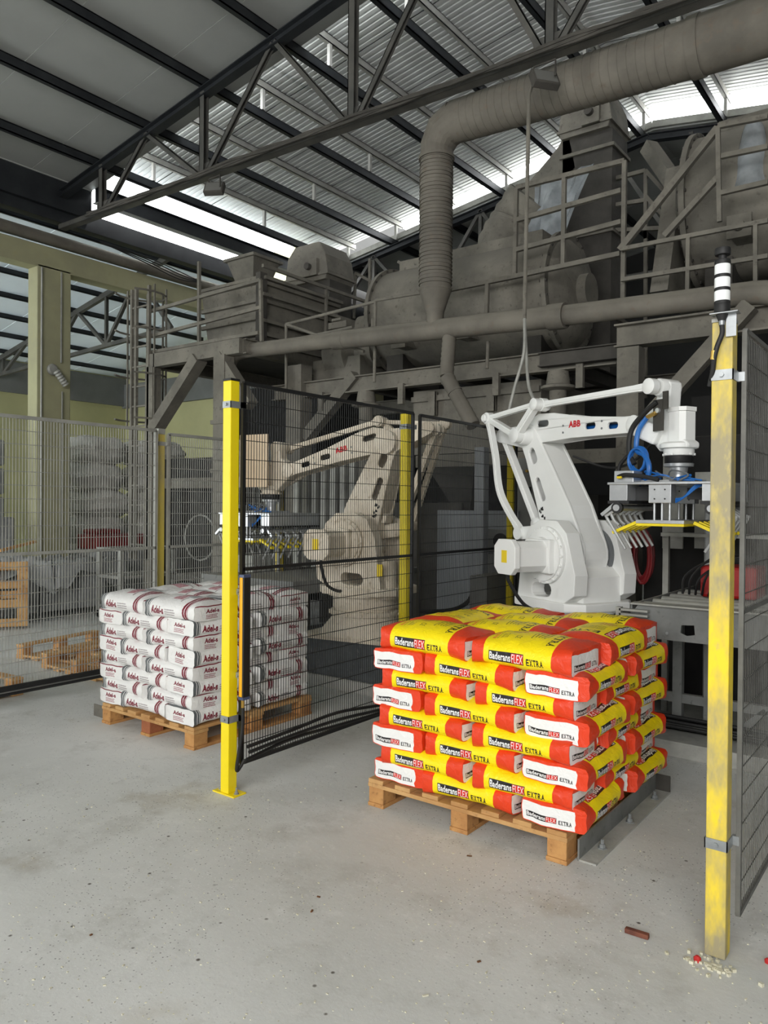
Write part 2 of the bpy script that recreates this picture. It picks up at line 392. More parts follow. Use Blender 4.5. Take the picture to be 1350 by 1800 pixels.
    def material(s, name, rough=0.45, bump=0.35):
        k = s.ss; a = s.a.reshape(s.H, k, s.W, k, 3).mean((1, 3))
        im = bpy.data.images.new(name, s.W, s.H); px = np.ones((s.H, s.W, 4), np.float32); px[..., :3] = a/255.0
        im.pixels.foreach_set(px.ravel()); im.update(); im.pack()
        m = bpy.data.materials.new(name); m.use_nodes = True; nt = m.node_tree; N = nt.nodes; L = nt.links
        b = N['Principled BSDF']; b.inputs['Roughness'].default_value = rough
        t = N.new('ShaderNodeTexImage'); t.image = im; t.interpolation = 'Linear'; uv = N.new('ShaderNodeUVMap'); uv.uv_map = 'print'
        L.new(uv.outputs[0], t.inputs[0]); L.new(t.outputs[0], b.inputs['Base Color'])
        tc = N.new('ShaderNodeTexCoord'); n = N.new('ShaderNodeTexNoise'); n.inputs['Scale'].default_value = 22; n.inputs['Detail'].default_value = 5; n.inputs['Distortion'].default_value = 1.2
        L.new(tc.outputs['Object'], n.inputs['Vector']); bp = N.new('ShaderNodeBump'); bp.inputs['Strength'].default_value = bump; bp.inputs['Distance'].default_value = 0.02
        L.new(n.outputs['Fac'], bp.inputs['Height']); L.new(bp.outputs[0], b.inputs['Normal']); MATS[name] = m; return m
# sheet layout: u = length (0..1024); v: near side 0-215, top 215-825, far side 825-1040, bottom 1040-1060, ends 1070-1285 (left | right), plain 1290+
RED = (226, 62, 22); YEL = (252, 226, 10); BLK = (24, 20, 22); WHT = (240, 240, 238); BRD = (214, 40, 30)
def brand_box(c, x0, y0, x1, y1, rot=0):
    c.rect(x0, y0, x1, y1, BRD); wx = (x1-x0); hy = y1-y0; b = max(2, hy*.07)
    if rot == 0:
        xm = x0+wx*.655; c.rect(x0, y0, xm, y1, BLK)
        c.text('Baderans', x0+wx*.02, y0+hy*.16, xm-wx*.015, y1-hy*.1, WHT, 0.030)
        c.text('FLEX', xm+wx*.015, y0+hy*.12, x1-wx*.02, y1-hy*.12, WHT, 0.0)
        c.rect(xm, y0, x1, y0+b, BLK); c.rect(xm, y1-b, x1, y1, BLK); c.rect(x1-b, y0, x1, y1, BLK)
    else:
        xm = x1-wx*.655; c.rect(xm, y0, x1, y1, BLK)
        c.text('Baderans', xm+wx*.015, y0+hy*.1, x1-wx*.02, y1-hy*.16, WHT, 0.030, rot=180)
        c.text('FLEX', x0+wx*.02, y0+hy*.12, xm-wx*.015, y1-hy*.12, WHT, 0.0, rot=180)
def yellow_print():
    c = Canvas(1024, 1344, YEL)
    c.rect(0, 0, 130, 1070, RED); c.rect(1024-190, 0, 1024, 1070, RED); c.rect(0, 1062, 1024, 1344, RED)
    # near side
    brand_box(c, 190, 55, 560, 140); c.slab('EXTRA', 585, 58, 760, 112, BLK)
    # far side (upright when seen from the far side: drawn upside down here)
    brand_box(c, 420, 900, 790, 985, rot=180)
    T = text_tris('EXTRA', 0.04)*1.0; X = 400-T[..., 0]*170; Y = 975-T[..., 1]*52; c.tris(np.stack([X, Y], -1), BLK)
    # top face
    brand_box(c, 160, 690, 800, 812)
    c.slab('EXTRA', 735, 250, 810, 640, BLK, rot=270)
    c.text('Baderans', 175, 300, 215, 600, (236, 96, 60), 0.03, rot=270); c.rect(222, 300, 226, 590, (70, 60, 30))
    c.text('CE', 395, 330, 450, 400, BLK, 0.0, rot=270); c.text('C2TE', 290, 320, 320, 410, BLK, 0.0, rot=270); c.lines(255, 300, 282, 420, 2, (90, 80, 30), vertical=True, seed=2)
    c.lines(290, 500, 470, 640, 5, (200, 90, 40), seed=8)
    c.lines(540, 330, 690, 620, 5, (50, 44, 20), 0.35, vertical=True, seed=3)
    # ends
    for x0 in (0, 512):
        c.rect(x0+6, 1078, x0+432, 1242, (238, 238, 236)); brand_box(c, x0+40, 1112, x0+290, 1160); c.slab('EXTRA', x0+305, 1112, x0+405, 1146, BLK)
    return c.material('yellow_sack_print', 0.42)
MAR = (122, 20, 44); GRY = (96, 100, 102); WS = (236, 235, 233)
def white_print():
    c = Canvas(1024, 1344, WS)
    for a, b, k in ((0, 46, GRY), (56, 84, GRY), (94, 106, GRY)): c.rect(a, 0, b, 1070, k)
    for a, b in ((800, 838), (848, 886), (894, 904)): c.rect(a, 0, b, 1070, MAR)
    c.rect(0, 1062, 1024, 1344, (226, 225, 222))
    c.text('Adel-s', 140, 60, 400, 150, MAR, 0.05); c.lines(430, 62, 700, 140, 3, (150, 140, 142), seed=4)
    c.text('Adel-s', 440, 895, 700, 985, MAR, 0.05, rot=180)
    c.lines(150, 905, 420, 980, 3, (150, 140, 142), seed=5)
    # top: large name, brick pattern, grey trowel field and columns of text
    c.text('Adel-s', 150, 700, 560, 810, (70, 16, 34), 0.05); c.lines(170, 640, 560, 690, 3, (110, 60, 72), seed=6)
    c.rect(600, 430, 760, 700, (168, 170, 172))
    c.rect(440, 330, 640, 610, (206, 186, 188))
    for j in range(7):
        y = 335+j*39
        for i in range(-1, 4):
            x = 445+i*66+(33 if j % 2 else 0); x0 = max(x, 445); x1 = min(x+58, 636)
            if x1 > x0+4: c.rect(x0, y, x1, y+31, (188, 118, 130))
    c.lines(660, 250, 690, 420, 1, (120, 90, 96), 0.8, vertical=True, seed=9); c.lines(170, 260, 400, 420, 5, (190, 188, 188), 0.3, seed=12)
    for x0 in (0, 512):
        c.rect(x0+6, 1076, x0+506, 1268, (236, 235, 233)); c.text('Adel-s', x0+150, 1170, x0+350, 1228, MAR, 0.05); c.lines(x0+150, 1100, x0+350, 1160, 3, (150, 70, 84), seed=7)
    c.rect(512, 1254, 1024, 1268, MAR)
    return c.material('white_sack_print', 0.4)
yellow_print(); white_print()

def sack_mesh(name, m, L, W, H, seed, puff=1.0):
    r = random.Random(seed); nx, ny, nz = 20, 12, 6
    ph = [r.uniform(0, 6.28) for _ in range(12)]; am = [r.uniform(.6, 1.3) for _ in range(8)]
    bm = bmesh.new(); uvl = bm.loops.layers.uv.new('print'); cache = {}
    def shape(a, b, c):
        mx_ = max(abs(b), abs(c), 1e-6); n = 2.75+9*abs(a)**9
        pb, pc = b/mx_, c/mx_; s = (abs(pb)**n+abs(pc)**n+1e-12)**(-1/n); yy, zz = b*s, c*s
        e = 1-0.10*abs(a)**6
        x = a*L/2*(1-0.035*(abs(yy)**3))+0.004*math.sin(3*yy+ph[0])*am[0]*abs(a)
        t = e*(1+0.05*math.sin(2.2*a+ph[1])*am[1]+0.03*math.sin(5*a+ph[2]))
        z = zz*H/2*t
        if zz > 0: z += H*0.13*puff*(1-yy*yy)*(1-a**4)
        else: z += H*0.02*math.sin(4*a+ph[3])*(1-yy*yy)
        y = yy*W/2*(1+0.018*math.sin(3*a+ph[4])-0.04*abs(a)**4)
        y += 0.002*math.sin(9*a+5*zz+ph[5])*am[2]*(abs(yy) > .5)
        z += (0.0022*math.sin(11*a+5*yy+ph[6])*am[3]+0.0014*math.sin(19*a-9*yy+ph[7]))*(1-abs(yy)**4)
        return (x, y, z)
    def vert(a, b, c):
        k = (round(a, 5), round(b, 5), round(c, 5))
        if k not in cache: cache[k] = bm.verts.new(shape(a, b, c))
        return cache[k]
    def patch(n1, n2, fn, uvf):
        for i in range(n1):
            for j in range(n2):
                q = [(i, j), (i+1, j), (i+1, j+1), (i, j+1)]
                f = bm.faces.new([vert(*fn(2*p/n1-1, 2*s_/n2-1)) for p, s_ in q]); f.smooth = True
                for lp, (p, s_) in zip(f.loops, q):
                    u, v = uvf(p/n1, s_/n2); lp[uvl].uv = (u/1024, v/1344)
    patch(nx, nz, lambda p, q: (p, -1, q), lambda u, v: (u*1024, v*215))
    patch(nx, ny, lambda p, q: (p, q, 1), lambda u, v: (u*1024, 215+v*610))
    patch(nx, nz, lambda p, q: (p, 1, -q), lambda u, v: (u*1024, 825+v*215))
    patch(nx, ny, lambda p, q: (p, -q, -1), lambda u, v: (u*1024, 1044+v*12))
    patch(ny, nz, lambda p, q: (1, p, q), lambda u, v: (512+u*510, 1072+v*200))
    patch(ny, nz, lambda p, q: (-1, -p, q), lambda u, v: (u*510, 1072+v*200))
    bmesh.ops.recalc_face_normals(bm, faces=bm.faces)
    for e in bm.edges:
        if len(e.link_faces) == 2 and e.calc_face_angle(0) > math.radians(48): e.smooth = False
    me = bpy.data.meshes.new(name); bm.to_mesh(me); bm.free(); me.materials.append(MATS[m]); return me

# ------------------------------------------------------------------ setting: floor, walls, roof
XL, XR, YF, YB = -10.6, 7.6, -7.0, 16.5
OX0, OY0, OY1 = -10.45, 6.6, 11.8         # opening in the lower roof
RX = -3.8                                  # ridge
def zroof(x): return 6.87+0.152*(x+6.25) if x <= RX else 6.87+0.152*(RX+6.25)-0.15*(x-RX)
struct(MB().box((-22, -9, -0.2), (9, 17, 0)).build('floor', 'dusty_concrete'))
# raised concrete plinth the robots stand on
struct(MB().box((-2.95, 4.9, 0), (-0.2, 6.3, 0.10)).build('trim_1', 'concrete_kerb', bevel=0.006))
struct(MB().box((-5.5, 4.9, 0), (-3.3, 6.3, 0.10)).build('trim_2', 'concrete_kerb', bevel=0.006))
struct(MB().box((-17.3, YB, 0), (9, YB+0.2, 8.2)).build('wall_back', 'wall_dark'))
struct(MB().box((-10.9, 11.8, 0), (-10.7, YB, 8.2)).build('wall_side', 'wall_dark'))
struct(MB().box((-17.3, YF-0.2, 0), (9, YF, 8.2)).build('wall_front_unseen', 'wall_grey'))  # unseen wall added to keep sky light out except through the gaps
struct(MB().box((XR, YF, 0), (XR+0.2, YB, 6.2)).build('wall_right', 'wall_grey'))
struct(MB().box((-17.4, -6, 0), (-17.2, 11.9, 5.4)).build('wall_left', 'wall_yellowgreen'))
struct(MB().box((-17.3, 11.7, 0), (-10.8, 11.9, 7.0)).build('wall_left_back', 'wall_yellowgreen'))
struct(MB().box((-17.2, -6, 4.05), (-17.12, 11.7, 4.75)).box((-17.2, 11.6, 4.0), (-10.8, 11.69, 4.6)).build('trim_3', 'wall_grey'))
# lower roof: sandwich panels one metre wide, laid down the slope
ceil = struct(MB().box((XL-0.02, YF, zroof(XL)+0.09), (XL+0.02, OY0, zroof(XL)+0.12)).build('ceiling', 'roof_panel_grey'))
def slope_panel(name, m, xa, xb, ya, yb, dz, t, parent, zf=zroof):
    mb = MB(); za, zb = zf(xa)+dz, zf(xb)+dz
    mb.add([(xa, ya, za), (xb, ya, zb), (xb, yb, zb), (xa, yb, za), (xa, ya, za+t), (xb, ya, zb+t), (xb, yb, zb+t), (xa, yb, za+t)],
           [(0, 1, 2, 3), (7, 6, 5, 4), (0, 4, 5, 1), (1, 5, 6, 2), (2, 6, 7, 3), (3, 7, 4, 0)])
    return mb.build(name, m, parent)
for (ya, yb) in ((YF, OY0), (OY1, YB)):
    y = ya
    while y < yb-0.02:
        y2 = min(y+1.15, yb)
        for xa, xb in ((XL, RX), (RX, XR)): slope_panel('roof_panel', 'roof_panel_grey', xa, xb, y+0.003, y2-0.003, 0.10, 0.04, ceil)
        slope_panel('roof_bounce_sheet', 'roof_bounce_white', XL if xa == XL else RX, xb, ya, yb, 0.145, 0.01, ceil) if y == ya else None  # unseen white topping, added to bounce sun onto the raised sheets
        y = y2
# raised roof over the machines: ribbed white sheets, daylight gap all round
UP = 0.47
rc = struct(MB().box((RX-0.1, OY0-0.2, zroof(RX)+UP+0.10), (RX+0.1, OY1+0.1, zroof(RX)+UP+0.13)).build('ceiling_raised', 'roof_sheet_white'))
def ribbed(xa, xb, ya, yb, parent):
    mb = MB(); prof = []; y = ya; pitch = 0.095
    while y < yb-1e-4:
        for dy, dz in ((0, 0), (0.055, 0), (0.062, 0.014), (0.088, 0.014)): prof.append((min(y+dy, yb), dz))
        y += pitch
    prof.append((yb, 0)); n = len(prof)
    vs = [(x, p[0], zroof(x)+UP+p[1]) for x in (xa, xb) for p in prof]+[(x, p[0], zroof(x)+UP+p[1]+0.01) for x in (xa, xb) for p in prof]
    fs = [(i, i+1, n+i+1, n+i) for i in range(n-1)]+[(2*n+i, 3*n+i, 3*n+i+1, 2*n+i+1) for i in range(n-1)]
    fs += [(0, n, 3*n, 2*n), (n-1, 3*n-1, 4*n-1, 2*n-1)]
    mb.add(vs, fs); return mb.build('roof_sheet', 'roof_sheet_white', parent)
y = OY0-0.12
while y < OY1+0.06:
    y2 = min(y+1.12, OY1+0.06)
    for xa, xb in ((OX0-0.05, -7.1), (-7.15, RX), (RX, 1.9), (1.85, XR)): ribbed(xa, xb, y, y2-0.004, rc)
    y = y2
# left hall roof
def zl(x): return 6.02+0.19*(x+10.7)
lc = struct(MB().box((-17.4, -6, 4.70), (-17.2, 11.8, 4.76)).build('ceiling_left_hall', 'left_roof_sheet'))
y = -6.0
while y < 11.8:
    slope_panel('roof_panel', 'left_roof_sheet', -17.3, -10.85, y+0.006, min(y+1.25, 11.8)-0.006, 0.0, 0.05, lc, zf=zl); y += 1.25
NW = ['first', 'second', 'third', 'fourth', 'fifth', 'sixth', 'seventh', 'eighth', 'ninth', 'tenth', 'eleventh', 'twelfth', 'thirteenth', 'fourteenth', 'fifteenth']
for i in range(15):
    x = -9.79+1.17*i
    if x > XR: break
    z = zroof(x)+0.035
    o = MB().channel((x, YF, z), (x, YB, z), 0.07, 0.12, 0.012).build('purlin', 'dark_steel')
    tag(o, NW[i]+' dark roof purlin counted from the gutter beam', 'purlin', 'dark roof purlins')
    xu = x+0.03; zu = zroof(xu)+UP-0.055
    t = thing('raised_purlin', (xu, OY0, zu), 'pale purlin under the raised white roof, '+NW[i]+' from the gutter beam', 'purlin', 'pale purlins of the raised roof')
    MB().channel((xu, OY0-0.2, zu), (xu, OY1+0.1, zu), 0.055, 0.10, 0.01).build('rail', 'purlin_light', t)
    for yy in (7.1, 9.4, 11.7): MB().bar((xu, yy, z+0.062), (xu, yy, zu-0.052), 0.045, 0.045).build('stub', 'purlin_light', t)
# edge trims of the opening and fascia above the green beam
struct(MB().ibeam((OX0-0.05, OY0, zroof(OX0)+0.0), (OX0-0.05, OY1, zroof(OX0)+0.0), 0.14, 0.24).build('trim_4', 'dark_steel'))
struct(MB().box((-10.85, YF, 5.72), (-10.68, YB, 5.98)).box((-10.95, YF, 5.42), (-10.80, YB, 5.52)).box((-10.69, YF, 5.88), (-10.60, OY0, 6.52)).build('trim_5', 'dark_steel'))
mb = MB()
for (xa, xb) in ((OX0, RX), (RX, XR)): mb.bar((xa, OY1, zroof(xa)+0.17), (xb, OY1, zroof(xb)+0.17), 0.12, 0.10)
struct(mb.build('trim_6', 'galv_dusty'))
# left concrete frame: columns, beam and gutter pipe
struct(MB().box((-10.86, YF, 4.96), (-10.6, YB, 5.28)).build('trim_7', 'column_green', bevel=0.01))
g = MB().tube([(-10.55, YF, 5.38), (-10.55, YB, 5.38)], 0.08, 12).build('gutter_pipe', 'duct_steel'); tag(g, 'grey pipe running along the green concrete beam', 'pipe')
for n_, yy in ((1, 5.75), (2, 13.5), (3, -1.9)):
    c = MB().box((-10.86, yy, 0), (-10.6, yy+0.52, 5.0)).build('column', 'column_green', bevel=0.012)
    tag(c, ['', 'yellow-green concrete column behind the left mesh fence', 'yellow-green concrete column far behind the silo platform', 'yellow-green concrete column beside the loading door'][n_], 'column', kind='structure')
c = MB().tube([(-10.57, 5.80, 0.2), (-10.57, 5.80, 4.95)], 0.014, 6).build('conduit', 'galv_dusty'); tag(c, 'thin conduit at the near edge of the green column', 'conduit')
c = MB().tube([(-10.57, 6.10, 4.95), (-10.57, 6.10, 3.62)], 0.014, 6).tube([(-10.57, 6.12, 3.2), (-10.57, 6.12, 1.2)], 0.012, 6).build('conduit', 'galv_dusty'); tag(c, 'conduit running down beside the ribbed hose stub', 'conduit')
v = thing('ribbed_hose_stub', (-10.55, 6.0, 3.42), 'small ribbed hose stub fixed on the green column', 'hose')
MB().lathe((-10.58, 5.96, 3.50), [(0.02, 0), (0.08, 0.005), (0.085, 0.035), (0.06, 0.06)], 14, 'X').build('cap', 'galv_dusty', v)
MB().tube([(-10.50, 5.98+0.014*k, 3.48-0.017*k) for k in range(12)], [0.052 if k % 2 else 0.042 for k in range(12)], 12).build('ribbed_hose', 'galv_dusty', v)

# ------------------------------------------------------------------ roof trusses
YT = 6.13
def truss(y, zb, ztop, label, x0=-10.62, x1=3.6):
    t = thing('roof_truss', (x0, y, zb(x0)), label, 'truss', 'lattice roof trusses')
    MB().ibeam((x0, y, ztop(x0)), (RX, y, ztop(RX)), 0.12, 0.11, 0.012).build('top_chord', 'dark_steel', t)
    MB().ibeam((RX, y, ztop(RX)), (x1, y, ztop(x1)), 0.12, 0.11, 0.012).build('top_chord', 'dark_steel', t)
    MB().channel((x0, y, zb(x0)), (x1, y, zb(x1)), 0.11, 0.07, 0.01).build('bottom_chord', 'truss_steel', t)
    return t
zt = lambda x: zroof(x)-0.10
zb = lambda x: 5.62-0.018*(x+10.6)
T1 = truss(YT, zb, zt, 'nearest lattice truss, resting on the green column')
for xa, ka, xb, kb in ((-9.58, 0, -9.58, 1), (-9.52, 0, -8.57, 1), (-8.57, 1, -7.46, 0), (-7.43, 0, -7.43, 1), (-7.38, 0, -6.25, 1), (-6.21, 1, -5.12, 0), (-5.07, 0, -5.07, 1), (-5.02, 0, -3.87, 1), (-3.8, 1, -2.92, 0), (-2.86, 0, -2.86, 1), (-2.81, 0, -1.8, 1), (-1.7, 1, -0.6, 0), (-0.54, 0, -0.54, 1), (-.48, 0, .6, 1)):
    vert = abs(xa-xb) < 0.05
    MB().channel((xa, YT, (zb if ka == 0 else zt)(xa)), (xb, YT, (zb if kb == 0 else zt)(xb)), 0.08 if vert else 0.06, 0.08 if vert else 0.055, 0.01, up=(0, 1, 0)).build('strut', 'truss_steel', T1)
for xg in (-9.56, -7.43, -5.07, -2.88, -0.54):
    MB().box((xg-0.14, YT-.01, zb(xg)), (xg+0.14, YT+.01, zb(xg)+0.16)).build('gusset', 'truss_steel', T1)
T2 = truss(11.6, lambda x: 5.1, zt, 'lattice truss behind the machines at the back of the roof opening')
for i in range(12):
    xa = -10.2+1.17*i
    MB().bar((xa, 11.6, 5.1 if i % 2 == 0 else zt(xa)), (xa+1.17, 11.6, zt(xa+1.17) if i % 2 == 0 else 5.1), 0.06, 0.06).build('strut', 'truss_steel', T2)
    MB().bar((xa, 11.6, 5.1), (xa, 11.6, zt(xa)), 0.06, 0.06).build('strut', 'truss_steel', T2)
for yy, lb in ((8.3, 'nearer truss of the left hall behind the green column'), (3.8, 'truss of the left hall cut by the left picture edge')):
    t = thing('roof_truss', (-17.1, yy, 4.4), lb, 'truss', 'lattice roof trusses')
    ztl = lambda x: zl(x)-0.14
    zbl = lambda x: 4.35+0.04*(x+17.1)
    MB().bar((-17.2, yy, ztl(-17.2)), (-10.87, yy, ztl(-10.87)), 0.08, 0.10).build('top_chord', 'truss_steel', t)
    MB().bar((-17.2, yy, zbl(-17.2)), (-10.87, yy, zbl(-10.87)), 0.07, 0.07).build('bottom_chord', 'truss_steel', t)
    for i in range(6):
        xa = -16.7+0.97*i
        MB().bar((xa, yy, zbl(xa) if i % 2 == 0 else ztl(xa)), (xa+0.97, yy, ztl(xa+.97) if i % 2 == 0 else zbl(xa+.97)), 0.06, 0.06).build('strut', 'truss_steel', t)
        if i % 2 == 0: MB().bar((xa, yy, zbl(xa)), (xa, yy, ztl(xa)), 0.055, 0.055).build('strut', 'truss_steel', t)
for i in range(7):
    x = -16.6+0.89*i
    o = MB().channel((x, -6, zl(x)-0.06), (x, 11.5, zl(x)-0.06), 0.05, 0.09, 0.012).build('purlin', 'dark_steel')
    tag(o, 'dark purlin under the bright left hall roof, '+['lowest', 'second from the wall', 'third from the wall', 'middle one', 'third from the beam', 'second from the beam', 'highest'][i], 'purlin', 'left hall purlins')

# ------------------------------------------------------------------ pallets
def pallet(x0, x1, y0, y1, label, group, nb=7, order='Y', mb_='wood_pallet', redblocks=False, z=0.0):
    t = thing('wooden_pallet', (x0, y0, z), label, 'pallet', group)
    r = random.Random(int(abs(x0*100)))
    def M_(name, a, b, m): return MB().box(a, b).build(name, m, t, bevel=0.003)
    xs = [x0, (x0+x1)/2-0.05, x1-0.10]; ys = [y0, (y0+y1)/2-0.06, y1-0.12]
    for x in xs: M_('bottom_board', (x, y0, z), (x+0.10, y1, z+0.02), 'wood_block')
    for i, x in enumerate(xs):
        for j, y in enumerate(ys):
            M_('block', (x+0.004, y+0.004, z+0.02), (x+0.096, y+0.116, z+0.10), 'wood_red' if redblocks and i == 1 else 'wood_block')
    for y in ys: M_('stringer_board', (x0, y, z+0.10), (x1, y+0.12, z+0.121), mb_)
    wd = 0.10; gap = (x1-x0-nb*wd)/(nb-1)
    for i in range(nb):
        x = x0+i*(wd+gap); j = r.uniform(-0.006, 0.006)
        M_('deck_board', (x+0.003, y0+0.005-abs(j), z+0.121), (x+wd-0.003, y1-0.005+j, z+0.143), mb_)
    return t
pallet(-2.44, -1.34, 3.12, 4.27, 'wooden pallet under the yellow and red sacks', 'loaded pallets')
pallet(-4.85, -3.84, 3.12, 4.22, 'wooden pallet with one reddish block under the white sacks', 'loaded pallets', redblocks=True)

# ------------------------------------------------------------------ sack stacks
def stack(pre, L, W, H, pitch, cx, cy, ax, ay, z0, colour, group, seed):
    """cx: the two lengthwise columns; ax: left/right crosswise x; cy, ay: rows"""
    r = random.Random(seed)
    meshes = [sack_mesh(pre+'_sack', pre+'_sack_print', L, W, H, seed+i) for i in range(4)]
    tops = [sack_mesh(pre+'_sack', pre+'_sack_print', L*1.02, W*1.06, H*1.08, seed+20+i, 1.6) for i in range(3)]
    word = ['bottom', 'second', 'third', 'fourth', 'fifth', 'sixth', 'seventh', 'top']
    for k in range(8):
        A = k % 2 == 1; slots = []
        mx_ = sum(ax)/2
        if A:
            slots += [('lengthwise at front left', cx[0], cy[0], 0), ('lengthwise at front right', cx[1], cy[0], 0),
                      ('crosswise in the middle of the right side', ax[1]-0.03, (cy[0]+cy[1])/2, -90 if pre != 'white' else 90), ('crosswise in the middle of the left side', ax[0]+0.03, (cy[0]+cy[1])/2, 90),
                      ('lengthwise at back right', cx[1], cy[1], 0)]
            if k == 7: slots += [('lengthwise at back left', cx[0], cy[1], 0), ('lengthwise in the centre, nearer one', mx_, (cy[0]+cy[1])/2-W*.45, 0), ('lengthwise in the centre, farther one', mx_, (cy[0]+cy[1])/2+W*.45, 0)]
        else:
            slots += [('crosswise at front left', ax[0], ay[0], 90 if pre != 'white' else -90), ('lengthwise in the middle of the front', mx_-0.01, cy[0], 0),
                      ('crosswise at front right', ax[1], ay[0], -90 if pre != 'white' else 90), ('crosswise at back right', ax[1], ay[1], -90 if pre != 'white' else 90), ('crosswise at back left', ax[0], ay[1], 90)]
            if k == 6: slots += [('lengthwise inside, nearer one', mx_, cy[0]+W, 0), ('lengthwise inside, farther one', mx_, cy[0]+2*W, 0), ('lengthwise in the middle of the back', mx_, cy[1], 0)]
        for nm, x, y, a in slots:
            top = k == 7
            me = r.choice(tops if top else meshes); o = bpy.data.objects.new('cement_sack', me); COL.objects.link(o)
            z = z0+pitch*k+H/2-(0.0 if k == 0 else (H-pitch)*.45)+(0.006 if top else 0)
            o.location = (x+r.uniform(-.010, .010), y+r.uniform(-.010, .008), z)
            tilt = r.uniform(-1.5, 1.5)
            o.rotation_euler = (math.radians(r.uniform(-1, 1)), math.radians(r.uniform(-1, 1)), math.radians(a+tilt+(r.uniform(-2, 2) if top else 0)))
            if pre == 'white' and nm == 'crosswise at front right' and k > 0:
                o.rotation_euler[0 if a == 90 else 0] += 0; o.rotation_euler = (0, math.radians(2), math.radians(a-4)); o.location.z -= 0.004
            tag(o, f'{colour} sack {nm}, {word[k]} tier', 'sack', group)
            o['_o'] = (0, 0, 0)
stack('yellow', 0.505, 0.322, 0.116, 0.097, (-2.105, -1.565), (3.27, 4.11), (-2.265, -1.41), (3.375, 3.99), 0.145, 'yellow and red', 'yellow and red sacks on the right pallet', 11)
stack('white', 0.49, 0.30, 0.113, 0.0945, (-4.63, -4.10), (3.27, 4.05), (-4.76, -3.98), (3.37, 3.93), 0.145, 'white', 'white sacks on the left pallet', 41)

# ------------------------------------------------------------------ floor irons and small litter
def angle_iron(x, ya, yb, h, fw, label, endplate=True):
    t = thing('steel_stop_rail', (x, ya, 0), label, 'rail')
    MB().box((x, ya, 0.0), (x+0.008, yb, h)).build('upright_plate', 'machine_grey', t)
    MB().box((x+0.008, ya, 0), (x+fw, yb, 0.008)).build('foot_flange', 'concrete_kerb', t)
    if endplate: MB().box((x+0.008, yb-0.008, 0.008), (x+fw, yb, h)).build('end_plate', 'dusty_steel_dark', t)
    for f in (0.16, 0.5, 0.86):
        yy = ya+(yb-ya)*f; b = MB()
        b.lathe((x+fw*.55, yy, 0.008), [(0.022, 0), (0.022, 0.004), (0.014, 0.005), (0.014, 0.02), (0.008, 0.021), (0.008, 0.04), (0.006, 0.042)], 6)
        b.build('bolt', 'galvanised', t)
    return t
angle_iron(-1.325, 3.20, 4.27, 0.095, 0.085, 'grey steel angle rail bolted beside the yellow sack pallet')
o = MB().box((-5.06, 3.19, 0), (-4.875, 3.2, 0.085)).box((-5.06, 3.2, 0), (-4.875, 3.27, 0.008)).build('steel_stop_rail', 'dusty_steel'); tag(o, 'short grey steel stop rail left of the white sack pallet', 'rail')
o = MB().cbox((-0.918, 2.773, 0.01), (0.085, 0.022, 0.018), Matrix.Rotation(0.05, 3, 'Z')).build('brick_chip', 'brown_chip', bevel=0.003); tag(o, 'brown brick chip lying on the bare floor', 'brick chip')
for (x, y, rr, lb) in ((-0.70, 2.745, 0.012, 'red plastic bit beside the worn yellow post foot'), (-0.505, 2.885, 0.010, 'red plastic bit on the floor right of the worn post')):
    bm_ = MB(); bm_.lathe((x, y, 0), [(rr, 0), (rr*1.1, rr), (rr*.5, rr*1.6)], 8); o = bm_.build('plastic_bit', 'red_paint'); tag(o, lb, 'litter')
for i, (px, py, l) in enumerate(((748, 1752, .03), (825, 1506, .035), (548, 1603, .025), (560, 1578, .02), (160, 1645, .015), (842, 1692, .02))):
    p = P(px, py, z=0); a = rnd.uniform(0, 3)
    o = MB().cbox((p.x, p.y, 0.004), (l*.65, 0.006, 0.004), Matrix.Rotation(a, 3, 'Z')).build('wood_splinter', 'plaster_bits' if i == 0 else 'wood_dark')
    tag(o, ['white splinter on the foreground floor', 'brown twig on the floor before the right pallet', 'dark sliver in the middle of the floor', 'small dark sliver behind the other sliver', 'dark crumb on the left foreground floor', 'dark crumb below the brown twig'][i], 'litter')
mb = MB()
for i in range(70):
    a = rnd.uniform(0, 6.28); d = abs(rnd.gauss(0, 0.07)); s_ = rnd.uniform(.003, .011); x, y = -0.66+d*math.cos(a), 2.74+d*.7*math.sin(a)
    mb.cbox((x, y, s_/2), (s_, s_*1.4, s_), Matrix.Rotation(rnd.uniform(0, 3), 3, 'Z'))
tag(mb.build('plaster_debris', 'plaster_bits'), 'pale plaster crumbs scattered round the worn post foot', 'debris', kind='stuff')
# a film of powder and chips on the near floor
mb = MB()
for i in range(700):
    px, py = rnd.uniform(0, 1350), rnd.uniform(1330, 1800); p = P(px, py, z=0)
    if -2.5 < p.x < -1.2 and 3.0 < p.y: continue
    s_ = rnd.uniform(.0015, .0045)
    mb.cbox((p.x, p.y, s_*.4), (s_, s_*rnd.uniform(1, 2.5), s_*.8), Matrix.Rotation(rnd.uniform(0, 3), 3, 'Z'))
tag(mb.build('floor_grit', 'plaster_bits'), 'fine pale grit scattered over the concrete floor', 'grit', kind='stuff')

